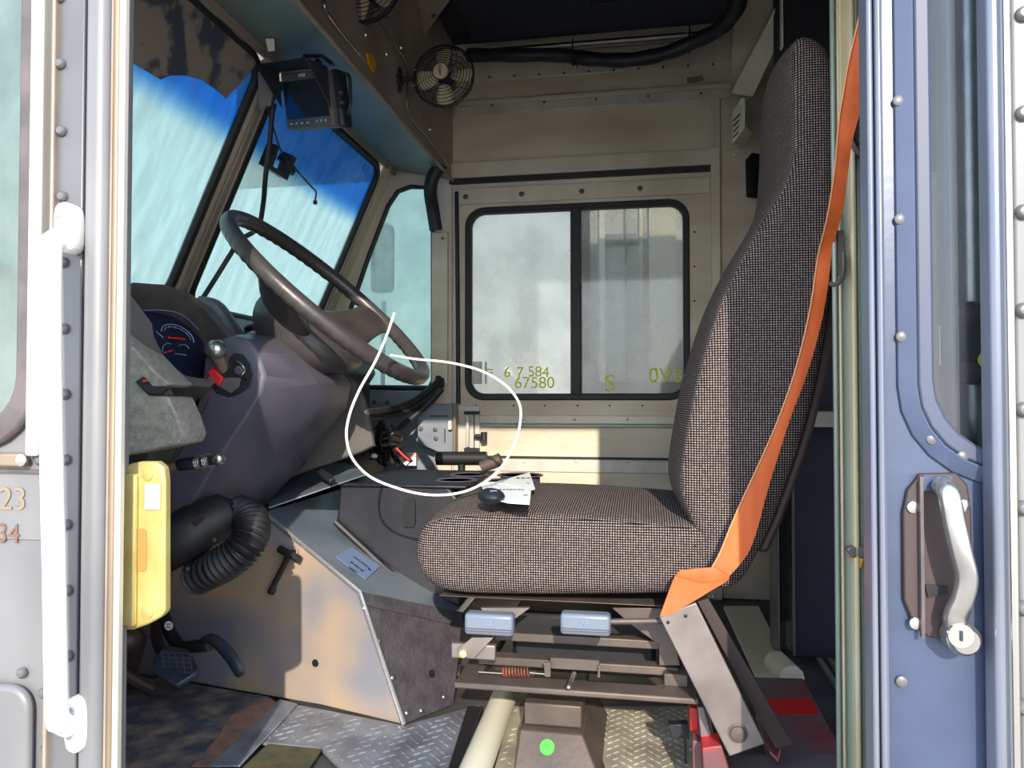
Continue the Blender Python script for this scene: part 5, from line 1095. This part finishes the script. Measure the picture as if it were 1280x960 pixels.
q = MB(); q.prism([P(x, y, 2.66) for x, y in [(507, 566), (520, 566), (520, 582), (507, 582)]], (0, .004, 0)); wl = obj('warning_label', q, 'white'); tag(wl, 'small white warning label with red print in the footwell', 'label'); WL[wl] = WL[wl]
text('label_lettering', 'NOTICE', .016, P(513.5, 569, 2.658), (1, 0, 0), (0, 0, 1), 'red', wl)
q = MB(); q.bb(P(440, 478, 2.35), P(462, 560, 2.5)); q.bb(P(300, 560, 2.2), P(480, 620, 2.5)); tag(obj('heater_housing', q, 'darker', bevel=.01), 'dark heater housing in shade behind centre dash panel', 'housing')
# added boards standing in for reflections in the left vent window
q = MB(); q.bb(P(-60, 420, 1.02), P(6, 560, 1.04)); tag(obj('yellow_reflection_board', q, mat('yellow reflection colour', (225, 180, 50), .6)), 'yellow upright board added to stand in for a reflection in the left vent window', 'board')
q = MB(); q.bb(P(-60, 350, 1.03), P(24, 422, 1.05)); q.bb(P(4, 449, 1.03), P(34, 460, 1.05)); tag(obj('white_reflection_card', q, 'cream'), 'off white card added for a reflection in the left vent window glass', 'card')
q = MB(); q.bb(P(-60, 400, 1.06), P(34, 560, 1.08)); tag(obj('green_reflection_board', q, mat('mottled green reflection colour', (130, 150, 110), .7, 0, (180, 170, 110), 20)), 'mottled green board added for a reflection behind the vent window card', 'board')
# ================================================================ OUTSIDE
t = thing('side_mirror', P(478, 340, 3.1), 'tall rounded exterior mirror beyond the corner window glass', 'mirror')
q = MB(); mpx = rrect(P(467, 0, 3.05).x, P(492, 0, 3.05).x, P(0, 377, 3.05).z, P(0, 303, 3.05).z, .02, f=f3(3.05)); q.tube(mpx, .008, 6, close=True); obj('mirror_frame', q, 'steel', t)
q = MB(); q.prism([p+V((0, .004, 0)) for p in mpx], (0, .01, 0)); obj('mirror_glass', q, 'alu_pale', t)
q = MB(); q.tube([P(480, 377, 3.06), P(478, 500, 3.0), P(470, 520, 2.73)], .01, 8); obj('mirror_arm', q, 'steel', t)
t = thing('neighbour_truck', (1.6, 5, -.78), 'white box truck with aluminium posts parked beyond passenger window', 'truck')
tx = lambda px: P(px, 500, 4.0).x
bx('cargo_box', (tx(722), 4.0, -.3), (4, 6.2, 2.6), 'truck', t, 0)
for a, b_, m in ((718, 738, 'darker'), (750, 757, 'white'), (782, 784, 'cover_top'), (800, 804, 'alu_pale'), (812, 846, 'cream')): bx('post', (tx(a), 3.96, -.3), (tx(b_), 4.0, 2.6), m, t, 0)
bx('top_stripe', (tx(757), 3.98, P(700, 308, 4).z), (tx(812), 4.0, P(700, 296, 4).z), 'cover_top', t, 0)
bx('lower_skirt', (tx(722), 3.95, -.6), (4, 3.96, P(700, 478, 4).z), 'cover_rear', t, 0)
for x in (.8, 3.2):
    q = MB(); q.lathe((x, 4.0, -.42), (0, 1, 0), [(.2, 0), (.36, 0), (.36, .25)], 28); obj('wheel', q, 'rubber', t)
